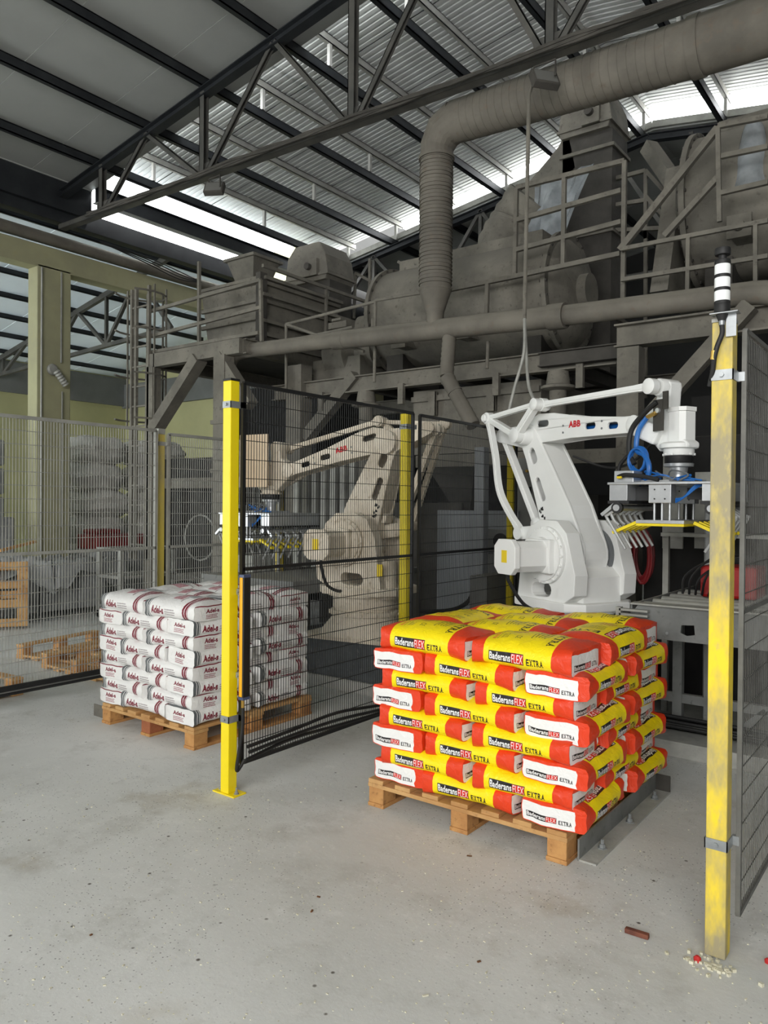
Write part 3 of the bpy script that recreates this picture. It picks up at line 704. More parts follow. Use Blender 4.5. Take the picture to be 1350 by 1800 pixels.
# ------------------------------------------------------------------ fences
def fence_panel(x, ya, yb, za, zb_, label, mw, mf, pitch=0.02, hp=0.1, mid=None, fw=0.02, wire=0.0028, group='mesh fence panels', back=None):
    t = thing('mesh_fence_panel', (x, ya, za), label, 'fence', group)
    for a, b, nm in (((x, ya, za), (x, yb, za), 'bottom_rail'), ((x, ya, zb_), (x, yb, zb_), 'top_rail'), ((x, ya, za), (x, ya, zb_), 'side_rail'), ((x, yb, za), (x, yb, zb_), 'side_rail')):
        MB().bar(a, b, fw, fw).build(nm, mf, t)
    if mid: MB().bar((x, ya, mid), (x, yb, mid), fw, fw*.9).build('middle_rail', mf, t)
    mb = MB(); n = int((yb-ya)/pitch)
    for i in range(1, n):
        y = ya+i*(yb-ya)/n; mb.bar((x, y, za), (x, y, zb_), wire, wire)
    stuff(mb.build('vertical_wires', mw, t))
    mb = MB(); m = int((zb_-za)/hp)
    for j in range(1, m):
        z = za+j*(zb_-za)/m; mb.bar((x+wire, ya, z), (x+wire, yb, z), wire*1.3, wire*1.3)
    stuff(mb.build('horizontal_wires', mw, t))
    return t
def post(x, y, h, m, label, s=0.062, base=True, clamps=(), cap='black_powder', capz=0.012, clampm='galvanised', z0=0.0):
    t = thing('fence_post', (x, y, z0), label, 'post', 'fence posts')
    MB().box((x-s/2, y-s/2, z0+0.008), (x+s/2, y+s/2, h-capz)).build('tube', m, t, bevel=0.004)
    MB().box((x-s/2-.001, y-s/2-.001, h-capz), (x+s/2+.001, y+s/2+.001, h)).build('end_cap', cap, t)
    for z in clamps:
        mb = MB(); e = s/2+0.004
        mb.box((x-e, y-e, z-0.018), (x+e, y-s/2, z+0.018)).box((x-e, y-e, z-0.018), (x-s/2, y+e, z+0.018)).box((x+s/2, y-e, z-0.018), (x+e, y+e, z+0.018))
        mb.box((x+s/2, y+s/2+.004, z-0.016), (x+e+0.02, y+e+0.02, z+0.016)).cyl((x, y-e, z), (x, y-e-0.008, z), 0.009, 6)
        mb.build('clamp', clampm, t)
    if base:
        MB().box((x-0.085, y-0.04, z0), (x+0.085, y+0.05, z0+0.008)).build('foot_plate', m, t, bevel=0.002)
        mb = MB()
        for sx in (-0.062, 0.062):
            mb.lathe((x+sx, y, z0+0.008), [(0.014, 0), (0.014, 0.003), (0.009, 0.004), (0.009, 0.014), (0.005, 0.015), (0.005, 0.035)], 6)
        mb.build('anchor_bolt', 'galvanised', t)
    return t
post(-3.135, 2.785, 2.235, 'yellow_paint', 'clean bright yellow fence post between the two cells, nearest one', clamps=(2.095, 0.405))
PR = post(-0.655, 2.825, 2.215, 'yellow_worn', 'worn scratched yellow post at the right carrying the signal tower', s=0.068, base=False, clamps=(2.02, 0.40), cap='galv_dusty')
post(-3.19, 4.49, 2.235, 'yellow_paint', 'yellow fence post in the middle of the black fence', clamps=(2.13,), cap='black_powder')
post(-3.19, 6.12, 2.12, 'yellow_paint', 'yellow fence post behind the rear rods of the white robot', clamps=())
post(-5.76, 4.27, 2.235, 'yellow_dusty', 'dusty yellow post of the grey left fence', s=0.07, clamps=(2.10,), cap='galv_dusty', capz=0.05, clampm='galv_dusty')
post(-5.76, 5.80, 2.2, 'yellow_worn', 'yellow post behind the gripper of the cream robot')
fence_panel(-3.09, 2.83, 4.43, 0.16, 2.215, 'black mesh panel between the near yellow post and the middle post', 'black_powder', 'black_powder', mid=1.21)
fence_panel(-3.11, 4.55, 6.05, 0.16, 2.215, 'black mesh panel beyond the middle yellow post', 'black_powder', 'black_powder', mid=1.21)
fence_panel(-0.60, 2.875, 4.3, 0.14, 2.18, 'dusty grey mesh panel behind the worn right post', 'fence_grey_dark', 'fence_grey_dark', mid=1.2, pitch=0.025, fw=0.016, wire=0.0022)
fence_panel(-5.70, 1.9, 4.19, 0.14, 2.21, 'dusty grey mesh panel at the left, nearer one', 'galv_dusty', 'galv_dusty', mid=1.17, pitch=0.025, fw=0.026, wire=0.0040)
fence_panel(-5.72, 4.34, 5.75, 0.14, 2.19, 'dusty grey mesh panel at the left beyond the dusty yellow post', 'galv_dusty', 'galv_dusty', mid=1.17, pitch=0.025, fw=0.026, wire=0.0040)
# black cables running along the fence feet
mb = MB()
for k, (dx, z) in enumerate(((0.03, 0.18), (0.045, 0.205), (0.03, 0.23))):
    mb.tube(smooth_path([(-3.09+dx, 2.85, z+.02*math.sin(k)), (-3.09+dx, 3.2, z+.03), (-3.09+dx, 3.6, z+.015*(k+1)), (-3.09+dx, 4.1, z), (-3.09+dx, 4.6, z+.01), (-3.09+dx, 6.0, z)]), 0.010, 7)
tag(mb.build('cable_bundle', 'black_rubber'), 'black cable bundle along the foot of the black fence', 'cable')
mb = MB(); mb.tube([(-5.675, 1.9, 0.165), (-5.675, 5.7, 0.165)], 0.022, 8); mb.tube([(-5.67, 1.9, 0.12), (-5.67, 5.7, 0.125)], 0.012, 8)
tag(mb.build('cable_bundle', 'black_rubber'), 'black pipe and cable along the foot of the left fence', 'cable')
# hanging black cable and light curtain next to the near post
lc_ = thing('light_curtain', (-3.05, 2.80, 0.5), 'orange yellow light curtain bar fixed beside the near yellow post', 'sensor')
MB().box((-3.067, 2.79, 0.53), (-3.043, 2.835, 1.17)).build('housing', 'orange_yellow', lc_, bevel=0.003)
MB().box((-3.043, 2.792, 0.53), (-3.032, 2.835, 1.17)).build('lens_strip', 'black_powder', lc_)
MB().box((-3.069, 2.788, 1.17), (-3.03, 2.838, 1.185)).build('end_cap', 'lens_blue_grey', lc_); MB().box((-3.069, 2.788, 0.515), (-3.03, 2.838, 0.53)).build('end_cap', 'lens_blue_grey', lc_)
for z in (1.09, 0.64): MB().box((-3.10, 2.80, z-0.016), (-3.055, 2.83, z+0.016)).cyl((-3.085, 2.80, z), (-3.085, 2.79, z), 0.007, 6).build('bracket', 'galvanised', lc_)
MB().cyl((-3.055, 2.81, 0.515), (-3.055, 2.81, 0.47), 0.009, 8).cyl((-3.055, 2.81, 0.42), (-3.055, 2.81, 0.39), 0.009, 8).build('plug', 'brass', lc_)
MB().tube(smooth_path([(-3.055, 2.81, 0.47), (-3.055, 2.81, 0.38), (-3.06, 2.80, 0.28), (-3.075, 2.79, 0.16), (-3.08, 2.80, 0.13), (-3.07, 2.84, 0.18)]), 0.010, 8).build('cable', 'black_rubber', lc_)

# signal tower on the worn right post
st = thing('signal_tower', (-0.652, 2.79, 2.19), 'black and white signal tower light on top of the worn right post', 'signal light')
cx, cy = -0.653, 2.775; R_ = 0.0255
prof = lambda r, a, b: MB().lathe((cx, cy, 0), [(r*.96, a), (r, a+.003), (r, b-.003), (r*.96, b)], 24)
prof(R_*1.0, 2.425, 2.448).build('top_cap', 'black_rubber', st)
prof(R_*.5, 2.405, 2.426).build('neck', 'black_rubber', st); prof(R_*1.02, 2.392, 2.408).build('collar', 'black_rubber', st)
zz = 2.392
for i in range(3):
    prof(R_, zz-0.034, zz).build('white_lens', 'lens_white', st); prof(R_*1.02, zz-0.045, zz-0.034).build('black_ring', 'black_rubber', st); zz -= 0.045
prof(R_*1.02, zz-0.030, zz).build('base', 'black_rubber', st); MB().lathe((cx, cy, 0), [(0.012, zz-0.055), (R_*.85, zz-0.03), (R_, zz-0.028)], 20).build('base_cone', 'black_rubber', st)
MB().box((cx-0.035, cy-0.025, zz-0.034), (cx+0.055, cy+0.025, zz-0.031)).box((cx+0.012, cy+0.004, zz-0.11), (cx+0.045, cy+0.010, zz-0.03)).build('bracket', 'galvanised', st)
MB().cyl((cx, cy, zz-0.05), (cx, cy, zz-0.07), 0.010, 10).build('nut', 'galvanised', st)
MB().tube(smooth_path([(cx, cy, zz-0.07), (cx+0.002, cy-.004, zz-0.10), (cx-0.012, cy-.006, zz-0.14), (cx-0.022, cy-.004, zz-0.18), (cx-0.03, cy+.01, zz-0.22), (cx-.045, cy+.03, zz-.27)]), 0.0085, 10).build('cable', 'black_rubber', st)
MB().cyl((cx-.023, cy-.004, zz-.155), (cx-.026, cy-.002, zz-.185), 0.0105, 10).build('gland', 'brass', st)

# ------------------------------------------------------------------ robots
def bolts_ring(mb, cx, cz, r, y, n, s=0.010, ax='Y', d=-1, h=0.012, a0=0, a1=2*math.pi):
    for k in range(n):
        a = a0+(a1-a0)*k/n; mb.cyl((cx+r*math.cos(a), y, cz+r*math.sin(a)), (cx+r*math.cos(a), y+d*h, cz+r*math.sin(a)), s, 8)
def robot(loc, yaw, m, A2, E, W, label, z0, motor_sides, cap_labels=True, cream=False):
    t = thing('palletizing_robot', loc, label, 'robot', 'palletising robots', rot=yaw, local=True)
    ax, az = A2; ex, ez = E; wx, wz = W
    B = lambda mb, n, mm=m, bv=None, par=t: mb.build(n, mm, par, bevel=bv)
    # base and slewing ring
    B(MB().prism([(-.42, -.36), (.42, -.36), (.46, -.30), (.46, .30), (.42, .36), (-.42, .36), (-.46, .30), (-.46, -.30)], z0, z0+0.035, 'XY'), 'base_plate')
    mb = MB().lathe((0, 0, 0), [(.40, z0+.035), (.385, z0+.07), (.30, z0+.17), (.295, z0+.19)], 36); B(mb, 'base_cone')
    mb = MB().lathe((0, 0, 0), [(.27, z0+.19), (.31, z0+.195), (.31, z0+.235), (.27, z0+.24), (.27, z0+.255), (.29, z0+.26), (.29, z0+.36), (.34, z0+.365), (.34, z0+.38)], 36)
    for k in range(16):
        a = k*math.pi/8; mb.cyl((.315*math.cos(a), .315*math.sin(a), z0+.215), (.33*math.cos(a), .33*math.sin(a), z0+.215), .011, 6)
    B(mb, 'slewing_ring')
    zt_ = z0+.38
    B(MB().prism([(-.40, -.20), (-.30, -.31), (.26, -.31), (.36, -.20), (.36, .20), (.26, .31), (-.30, .31), (-.40, .20)], zt_, zt_+0.065, 'XY'), 'turntable', bv=.012)
    # yoke side plates
    zp = zt_+.06
    out = [(-.30, zp), (.22, zp), (.33, zp+.06), (.34, zp+.20), (.30, zp+.32), (.245, az+.16), (.14, az+.245), (-.04, az+.25), (-.16, az+.20), (-.24, az+.04), (-.27, zp+.20)]
    for sgn in (-1, 1):
        ya, yb = (-.285, -.165) if sgn < 0 else (.165, .285)
        B(MB().prism(out, ya, yb, 'XZ', holes=[slot(-.02, zp+.075, .22, .10, 0.05)]), 'yoke_plate', bv=.014)
    B(MB().prism([(.12, zp), (.30, zp), (.30, zp+.18), (.20, zp+.26), (.14, zp+.10)], -.17, .17, 'XZ'), 'yoke_web')
    # gearboxes and motors
    for sgn in (-1, 1):
        y0_ = sgn*.285; mb = MB(); pr_ = [(.20, 0), (.205, .012), (.205, .030), (.185, .034), (.185, .05), (.13, .055), (.125, .085)]
        mb.lathe((ax, y0_, az), [(r, sgn*h) for r, h in pr_], 36, 'Y')
        bolts_ring(mb, ax, az, .193, y0_+sgn*.03, 18, .010, d=sgn, h=.012)
        B(mb, 'gearbox')
        mb = MB(); mb.lathe((ax, sgn*.165, az), [(.19, 0), (.19, -sgn*.03), (.15, -sgn*.035), (.14, -sgn*.05)], 36, 'Y'); bolts_ring(mb, ax, az, .165, sgn*.13, 24, .007, d=-sgn, h=.008)
        B(mb, 'inner_bearing', 'robot_mid_grey' if not cream else m)
        if sgn in motor_sides:
            mx_, mz_ = ax+.01, az-.005; oc = [(mx_+c*.105, mz_+s*.105) for c, s in ((-.6, -1), (.6, -1), (1, -.6), (1, .6), (.6, 1), (-.6, 1), (-1, .6), (-1, -.6))]
            ya, yb = sorted((y0_+sgn*.08, y0_+sgn*.34))
            mo = B(MB().prism(oc, ya, yb, 'XZ'), 'motor', bv=.006)
            of = [(mx_+(a-mx_)*1.16, mz_+(b-mz_)*1.16) for a, b in oc]; ya, yb = sorted((y0_+sgn*.34, y0_+sgn*.385))
            B(MB().prism(of, ya, yb, 'XZ'), 'motor_cap', bv=.006, par=mo)
            yy = y0_+sgn*.387; mb = MB(); a, b = sorted((yy, yy-sgn*.004)); mb.box((mx_-.03, a, mz_-.04), (mx_+.03, b, mz_+.045)); B(mb, 'warning_label', 'label_yellow', par=mo)
            ya, yb = sorted((y0_+sgn*.05, y0_+sgn*.10)); B(MB().box((mx_-.13, ya, mz_-.12), (mx_+.13, yb, mz_+.12)), 'motor_flange', bv=.01)
            B(MB().tube(smooth_path([(mx_-.02, y0_+sgn*.33, mz_-.11), (mx_-.02, y0_+sgn*.33, mz_-.17), (mx_+.0, y0_+sgn*.22, mz_-.33), (mx_-.01, y0_+sgn*.06, mz_-.40), (mx_-.02, y0_-sgn*.04, mz_-.39)]), .013, 8), 'motor_cable', 'black_rubber')
    # lower arm
    d = Vector((ex-ax, ez-az)); Ld = d.length; d /= Ld; nrm = Vector((d.y, -d.x))  # nrm points forward
    def la(u, v): q = Vector((ax, az))+d*(u*Ld)+nrm*v; return (q.x, q.y)
    ang = math.atan2(d.y, d.x)
    base_arc = [la(0+.19*math.cos(a)/Ld, .19*math.sin(a)) for a in [math.pi*.5+math.pi*k/10 for k in range(11)]]
    top_arc = [la(1+.10*math.cos(a)/Ld, .10*math.sin(a)) for a in [-math.pi*.5+math.pi*k/8 for k in range(9)]]
    outl = base_arc+[la(.3, -.165), la(.55, -.135), la(.85, -.10)]+top_arc+[la(.85, .12), la(.55, .16), la(.3, .19)]
    holes = [slot(*la(.56, -.05), .20, .055, ang), slot(*la(.83, -.01), .13, .07, ang)]
    for ya, yb in ((-.115, -.09), (.09, .115)): B(MB().prism(outl, ya, yb, 'XZ', holes=holes), 'lower_arm_cheek', bv=.008)
    inner = base_arc+[la(.3, -.15), la(.45, -.13), la(.45, .16), la(.3, .175)]
    B(MB().prism(inner, -.09, .09, 'XZ'), 'lower_arm')
    B(MB().prism([la(.0, .17), la(.3, .185), la(.55, .155), la(.85, .115), la(.97, .09), la(.97, .04), la(.85, .07), la(.55, .10), la(.3, .13), la(.0, .10)], -.088, .088, 'XZ'), 'lower_arm_web')
    B(MB().prism([la(.40, -.145), la(.55, -.130), la(.85, -.095), la(.95, -.085), la(.95, -.065), la(.85, -.075), la(.55, -.11), la(.40, -.125)], -.088, .088, 'XZ'), 'lower_arm_web')
    B(MB().prism([la(.27, -.165), la(.36, -.16), la(.35, -.195), la(.28, -.20)], -.06, .06, 'XZ'), 'cable_bracket')
    # elbow hub
    mb = MB().lathe((ex, -.19, ez), [(.062, 0), (.068, .01), (.068, .09), (.085, .10), (.085, .28), (.10, .29), (.10, .36), (.085, .365)], 28, 'Y'); B(mb, 'elbow_hub')
    B(MB().lathe((ex, -.255, ez), [(.05, 0), (.058, .006), (.058, .07)], 24, 'Y'), 'elbow_cap')
    # upper arm
    f = Vector((wx-ex, wz-ez)); Lf = f.length; f /= Lf; g = Vector((-f.y, f.x)); an = math.atan2(f.y, f.x)
    def ua(u, v): q = Vector((ex, ez))+f*u+g*v; return (q.x, q.y)
    back = 0.38
    rear_arc = [ua(-back+.055*math.cos(a), .03+.055*math.sin(a)) for a in [math.pi*.5+math.pi*k/8 for k in range(9)]]
    tip = [ua(Lf+.06*math.cos(a), .06*math.sin(a)) for a in [-math.pi*.5+math.pi*k/8 for k in range(9)]]
    outl = rear_arc+[ua(-.12, -.075), ua(.0, -.105), ua(.14, -.06), ua(.5, -.045), ua(Lf-.06, -.05)]+tip+[ua(Lf-.1, .062), ua(.62, .10), ua(.30, .155), ua(.12, .165), ua(.0, .12), ua(-.15, .09)]
    hs = [slot(*ua(.17, .085), .14, .05, an), slot(*ua(Lf-.42, .028), .11, .046, an), slot(*ua(Lf-.20, .012), .10, .044, an)]
    for ya, yb in ((-.105, -.085), (.085, .105)): B(MB().prism(outl, ya, yb, 'XZ', holes=hs), 'upper_arm_cheek', bv=.006)
    top = [ua(-.15, .085), ua(.0, .115), ua(.12, .16), ua(.30, .15), ua(.62, .096), ua(Lf, .055)]
    B(MB().prism(top+[(p[0], p[1]-.014) for p in reversed(top)], -.086, .086, 'XZ'), 'upper_arm')
    bt = [ua(-back, -.02), ua(.0, -.10), ua(.14, -.056), ua(.5, -.041), ua(Lf, -.046)]
    B(MB().prism(bt+[(p[0], p[1]+.014) for p in reversed(bt)], -.086, .086, 'XZ'), 'upper_arm_web')
    cb = ua(.2, .02); B(MB().tube(smooth_path([(*ua(-.1, .03)[:1], 0, ua(-.1, .03)[1]), (ua(.2, .03)[0], .01, ua(.2, .03)[1]), (ua(.5, .02)[0], -.01, ua(.5, .02)[1]), (ua(Lf-.1, .0)[0], 0, ua(Lf-.1, .0)[1])]), .028, 8), 'inner_hose', 'blue_hose' if not cream else 'black_rubber')
    # red logo letters on the cheek facing the camera
    s_ = -1 if not cream else 1
    mb = MB(); T = text_tris('ABB', 0.05); lu, lv, lw, lh = Lf-.66+(.02 if not cream else 0), .030, .125, .048
    flat = T.reshape(-1, 2); vs = []
    for u_, v_ in flat:
        uu = lu+(u_ if s_ < 0 else 1-u_)*lw; q = ua(uu, lv+v_*lh)
        vs.append((q[0], s_*.1065, q[1]))
    mb.add(vs, [(3*i, 3*i+1, 3*i+2) for i in range(len(T))]); B(mb, 'logo', 'logo_red')
    mb = MB()
    for u_ in (Lf-.30, Lf-.70, .03): 
        for v_ in (.0, .05): q = ua(u_, v_); mb.cyl((q[0], s_*.105, q[1]), (q[0], s_*.109, q[1]), .008, 8)
    B(mb, 'cheek_screws', 'robot_mid_grey')
    mb = MB(); rr_ = random.Random(4)
    for q_ in range(14):
        p0 = la(.30+.13*rr_.random(), -.13+.05*rr_.random()); mb.cbox((p0[0], s_*.1165, p0[1]), (.006+.012*rr_.random(), .002, .012+.012*rr_.random()))
    B(mb, 'printed_marks', 'black_powder')
    # linkage
    R = (ex-.38, ez+.17); T_ = (ex+.235, ez+.215); WT = (wx+.185, wz+.22); B1 = (ax-.395, az+.14)
    Q = ua(-back, .03); B2 = (ax-.40, az+.21) if not cream else (ax+(Q[0]-ex)*.98, az+(Q[1]-ez))
    yl = -.215
    def link(p, q, y, w0, th, name, mids=(), r0_=.045):
        mb = MB(); pts = [Vector((p[0], 0, p[1]))]+[Vector((a, 0, b)) for a, b in mids]+[Vector((q[0], 0, q[1]))]
        sp = smooth_path(pts, 8) if mids else [pts[0], pts[0].lerp(pts[1], .12), pts[0].lerp(pts[1], .5), pts[0].lerp(pts[1], .88), pts[1]]
        L_, R_2 = [], []; n = len(sp)
        for i, c in enumerate(sp):
            dd = (sp[min(i+1, n-1)]-sp[max(i-1, 0)]).normalized(); nn = Vector((-dd.z, 0, dd.x)); e = min(i, n-1-i)/(n-1)
            ww = w0*(1.0 if e > .1 else 1.25); L_.append(c+nn*ww/2); R_2.append(c-nn*ww/2)
        mb.prism([(v.x, v.z) for v in L_]+[(v.x, v.z) for v in reversed(R_2)], y-th/2, y+th/2, 'XZ')
        mb.prism([(v.x, v.z) for v in [c.lerp(l, .45) for c, l in zip(sp, L_)]]+[(v.x, v.z) for v in reversed([c.lerp(l, .45) for c, l in zip(sp, R_2)])], y-th/2-.006, y+th/2+.006, 'XZ')
        for c in (p, q): mb.lathe((c[0], y-th/2-.012, c[1]), [(r0_*.8, 0), (r0_, .006), (r0_, th+.018), (r0_*.8, th+.024)], 20, 'Y')
        return B(mb, name)
    lv = link(E, T_, yl, .055, .05, 'link_lever', r0_=.045); link(T_, R, yl, .035, .045, 'link_lever', r0_=.042); link(R, E, yl, .045, .05, 'link_lever', r0_=.045)
    B(MB().lathe((T_[0], yl+.02, T_[1]), [(.04, 0), (.04, .09)], 16, 'Y'), 'lever_pin')
    B(MB().lathe((R[0], yl-.06, R[1]), [(.024, 0), (.034, .008), (.034, .03)], 8, 'Y'), 'lever_nut')
    link(T_, WT, yl+.06, .042, .04, 'upper_link', r0_=.05)
    md = [((R[0]+B1[0])/2-.13, R[1]-.30), ((R[0]+B1[0])/2-.05, R[1]-.62)] if not cream else ()
    link(R, B1, yl, .042, .042, 'parallel_rod', mids=md, r0_=.048)
    link(Q, B2, -.06, .048, .05, 'drive_rod', r0_=.05)
    B(MB().bar((B1[0], -.20, B1[1]), (ax-.10, -.20, az+.16), .10, .07, up=(0, 1, 0)), 'rod_bracket', bv=.01); B(MB().cyl((B1[0], -.26, B1[1]), (B1[0], -.08, B1[1]), .05, 20), 'rod_pin')
    B(MB().bar((B2[0], -.06, B2[1]), (ax, -.06, az+.05), .12, .07, up=(0, 1, 0)), 'crank', bv=.01)
    # wrist
    fx = wx+.27; k = wz
    wo = [(wx-.06, k-.02), (wx-.045, k+.05), (wx+.05, k+.075), (wx+.12, k+.12), (wx+.145, k+.25), (wx+.20, k+.275), (wx+.245, k+.25), (wx+.235, k+.10), (wx+.27, k-.04), (wx+.36, k-.12), (wx+.385, k-.135), (wx+.385, k-.17), (wx+.16, k-.18), (wx+.10, k-.12), (wx+.02, k-.065)]
    B(MB().prism(wo, -.055, .055, 'XZ'), 'wrist_housing', bv=.014)
    for sg in (-1, 1): B(MB().lathe((wx, sg*.105, wz), [(.06, 0), (.062, sg*.015), (.045, sg*.022)], 24, 'Y'), 'wrist_cap')
    B(MB().bar((wx, -.12, wz), (wx+.18, -.07, wz-.09), .07, .12, up=(0, 0, 1)), 'wrist_cheek', bv=.015)
    B(MB().lathe((WT[0], -.10, WT[1]), [(.052, 0), (.056, .01), (.056, .15), (.05, .16)], 24, 'Y'), 'wrist_pivot')
    mo = B(MB().prism([(fx+.02+c*.068, s*.068) for c, s in ((-.6, -1), (.6, -1), (1, -.6), (1, .6), (.6, 1), (-.6, 1), (-1, .6), (-1, -.6))], k-.13, k+.06, 'XY'), 'tool_motor', bv=.006)
    B(MB().prism([(fx+.02+c*.074, s*.074) for c, s in ((-.6, -1), (.6, -1), (1, -.6), (1, .6), (.6, 1), (-.6, 1), (-1, .6), (-1, -.6))], k+.06, k+.085, 'XY'), 'motor_cap', par=mo)
    mb = MB().lathe((fx, 0, 0), [(.105, k-.17), (.115, k-.165), (.115, k-.14), (.10, k-.13)], 32); B(mb, 'wrist_ring')
    mb = MB().lathe((fx, 0, 0), [(.078, k-.215), (.088, k-.21), (.092, k-.19), (.092, k-.17)], 32)
    for q in range(10): a = q*.628; mb.cyl((fx+.088*math.cos(a), .088*math.sin(a), k-.205), (fx+.097*math.cos(a), .097*math.sin(a), k-.205), .008, 6)
    B(mb, 'tool_flange')
    B(MB().lathe((fx, 0, 0), [(.082, k-.26), (.084, k-.257), (.084, k-.216), (.080, k-.214)], 32), 'rotary_joint', 'black_rubber')
    B(MB().lathe((fx, 0, 0), [(.05, k-.33), (.055, k-.285), (.088, k-.28), (.09, k-.262), (.084, k-.26)], 32), 'adapter', 'aluminium')
    return t, fx, k-.33, B
def gripper(t, fx, zp, yaw, loc, B, mirror=1):
    """clamp gripper, squared up with the room; built in room axes about the flange, then turned into the robot's frame"""
    c, s = math.cos(-yaw), math.sin(-yaw)
    def X(mb):
        mb.v = [(fx+x*c-y*s, x*s+y*c, z) for x, y, z in mb.v]; return mb
    g = bpy.data.objects.new('gripper', None); COL.objects.link(g); g.parent = t; g['_o'] = (0, 0, 0)
    def G(mb, n, m, bv=None): return X(mb).build(n, m, g, bevel=bv)
    z = zp
    G(MB().box((-.32, -.36, z-.014), (.34, .30, z)), 'mounting_plate', 'aluminium', .002)
    G(MB().box((-.18, -.16, z), (.10, .14, z+.018)), 'valve_plate', 'aluminium_dull'); G(MB().box((-.30, -.30, z), (-.18, -.14, z+.072)), 'valve_box', 'aluminium', .004)
    for sx in (-1, 1):
        x0 = -.32 if sx < 0 else .22
        G(MB().box((x0+.01, -.35, z-.112), (x0+.12, .29, z-.014)), 'side_profile', 'aluminium', .002)
        G(MB().box((x0+.00, -.35, z-.130), (x0+.13, .29, z-.113)), 'bearing_bar', 'black_powder')
        px_ = x0+.065-.0*sx; G(MB().cyl((px_, -.385, z-.155), (px_, .30, z-.155), .020, 14), 'pivot_shaft', 'aluminium')
        G(MB().cyl((px_, -.375, z-.155), (px_, -.345, z-.155), .034, 16), 'bearing', 'black_powder')
        mb = MB(); o = -1*sx
        for k in range(6):
            y = -.33+.105*k
            # rib arm from shaft outwards, then the fork tine sloping back under the sack
            mb.bar((px_, y, z-.155), (px_+sx*.085, y, z-.21), .014, .026, up=(0, 1, 0))
            mb.tube([(px_+sx*.08, y, z-.195), (px_+sx*.078, y, z-.215), (px_-sx*.04, y, z-.405)], .0095, 8)
            mb.tube(smooth_path([(px_+sx*.055, y, z-.18), (px_+sx*.03, y, z-.235), (px_+sx*.0, y, z-.26)]), .010, 7)
        G(mb, 'fork_tines', 'aluminium_dull')
        for k in range(5):
            y = -.315+.105*k; G(MB().box((px_-.085-.03*sx, y, z-.282), (px_+.085-.03*sx, y+.034, z-.264), Matrix.Rotation(sx*.42, 3, 'Y')), 'clamp_pad', 'yellow_paint')
        G(MB().bar((px_+sx*.10, -.35, z-.20), (px_+sx*.02, -.35, z-.135), .02, .03, up=(0, 1, 0)), 'crank_arm', 'aluminium')
    for yy in (-.34, .16):
        mb = MB().box((-.075, yy, z-.125), (.055, yy+.10, z-.014)); G(mb, 'guide_block', 'aluminium', .003)
        mb = MB()
        for a in (-.04, .02):
            for b in (-.045, -.10): mb.cyl((a, yy-.001, z+b), (a, yy-.003, z+b), .005, 8)
        G(mb, 'block_screws', 'black_powder')
        mb = MB()
        for a in (-.055, -.01, .035): mb.cyl((a, yy+.05, z-.125), (a, yy+.05, z-.226), .0075, 10)
        G(mb, 'guide_rods', 'aluminium')
    G(MB().box((-.15, -.34, z-.246), (.13, .22, z-.226)), 'pusher_plate', 'aluminium', .001)
    G(MB().box((-.15, -.34, z-.262), (.13, .22, z-.247)), 'pusher_pad', 'yellow_paint', .001)
    G(MB().box((-.10, -.2, z-.11), (-.2, .2, z-.03)).box((.08, -.1, z-.1), (.18, .2, z-.03)), 'cylinder', 'black_powder')
    rr = random.Random(5)
    for i in range(9):
        a = rr.uniform(-.14, .02); b = rr.uniform(-.2, .1)
        pts = [(a, -.08, z+.03), (a+rr.uniform(-.06, .06), -.13, z+rr.uniform(.03, .08)), (a+rr.uniform(.0, .2), -.18, z+rr.uniform(.02, .05)), (a+rr.uniform(.1, .24), rr.uniform(-.3, -.1), z+.012)]
        G(MB().tube(smooth_path(pts, 5), .0055, 6), 'air_hose', 'blue_hose' if i % 3 else 'robot_mid_grey')
    for i in range(3):
        G(MB().tube(smooth_path([(.07, -.30, z-.10-.01*i), (.12, -.31, z-.09), (.18, -.30, z-.04+.01*i), (.21, -.28, z-.02)], 5), .0055, 6), 'air_hose', 'blue_hose')
    G(MB().tube(smooth_path([(-.27, -.31, z+.035), (-.22, -.33, z+.045), (-.12, -.32, z+.035), (-.02, -.33, z+.012)], 6), .013, 8), 'cable', 'black_rubber')
    G(MB().tube(smooth_path([(-.27, -.33, z+.03), (-.24, -.335, z+.03)], 2), .008, 6), 'connector', 'label_yellow')
    return g
Z0 = 0.45
yr = math.atan2(-.44, .898); lr = (-2.26, 5.33, 0)
tr, fx, zp, Bf = robot(lr, yr, 'robot_white', (.05, 1.22), (-.42, 2.11), (.69, 2.10), 'white palletising robot with a jointed arm behind the yellow and red sacks', Z0, (-1,))
gripper(tr, fx, zp-.055, yr, lr, Bf)
Bf(MB().cyl((fx, 0, zp-.06), (fx, 0, zp+.01), .05, 20), 'adapter_neck', 'aluminium')
# hoses and bracket at the white robot's wrist
Bf(MB().box((fx-.085, -.135, 2.04), (fx-.005, -.125, 2.235)).box((fx-.01, -.135, 2.17), (fx+.03, -.125, 2.28)), 'hose_bracket', 'dusty_steel_dark')
Bf(MB().cyl((fx-.04, -.135, 2.165), (fx-.04, -.15, 2.165), .016, 12), 'bracket_bolt', 'aluminium')
Bf(MB().tube([(fx-.12, -.15, 2.13), (fx-.05, -.15, 2.15)], .014, 8), 'hose_fitting', 'brass')
Bf(MB().tube(smooth_path([(fx-.12, -.15, 2.13), (fx-.18, -.16, 2.05), (fx-.185, -.17, 1.93), (fx-.10, -.19, 1.89), (fx-.05, -.2, 1.82), (fx-.07, -.2, 1.74), (fx-.16, -.2, 1.70)]), .016, 9), 'air_hose', 'blue_hose')
for k in range(3):
    cx_, cz_ = fx-.16, 1.87-.004*k; Bf(MB().tube([(cx_+.07*math.cos(a*.39), -.17-.012*k, cz_+.075*math.sin(a*.39)) for a in range(17)], .009, 7, caps=False), 'hose_coil', 'blue_hose')
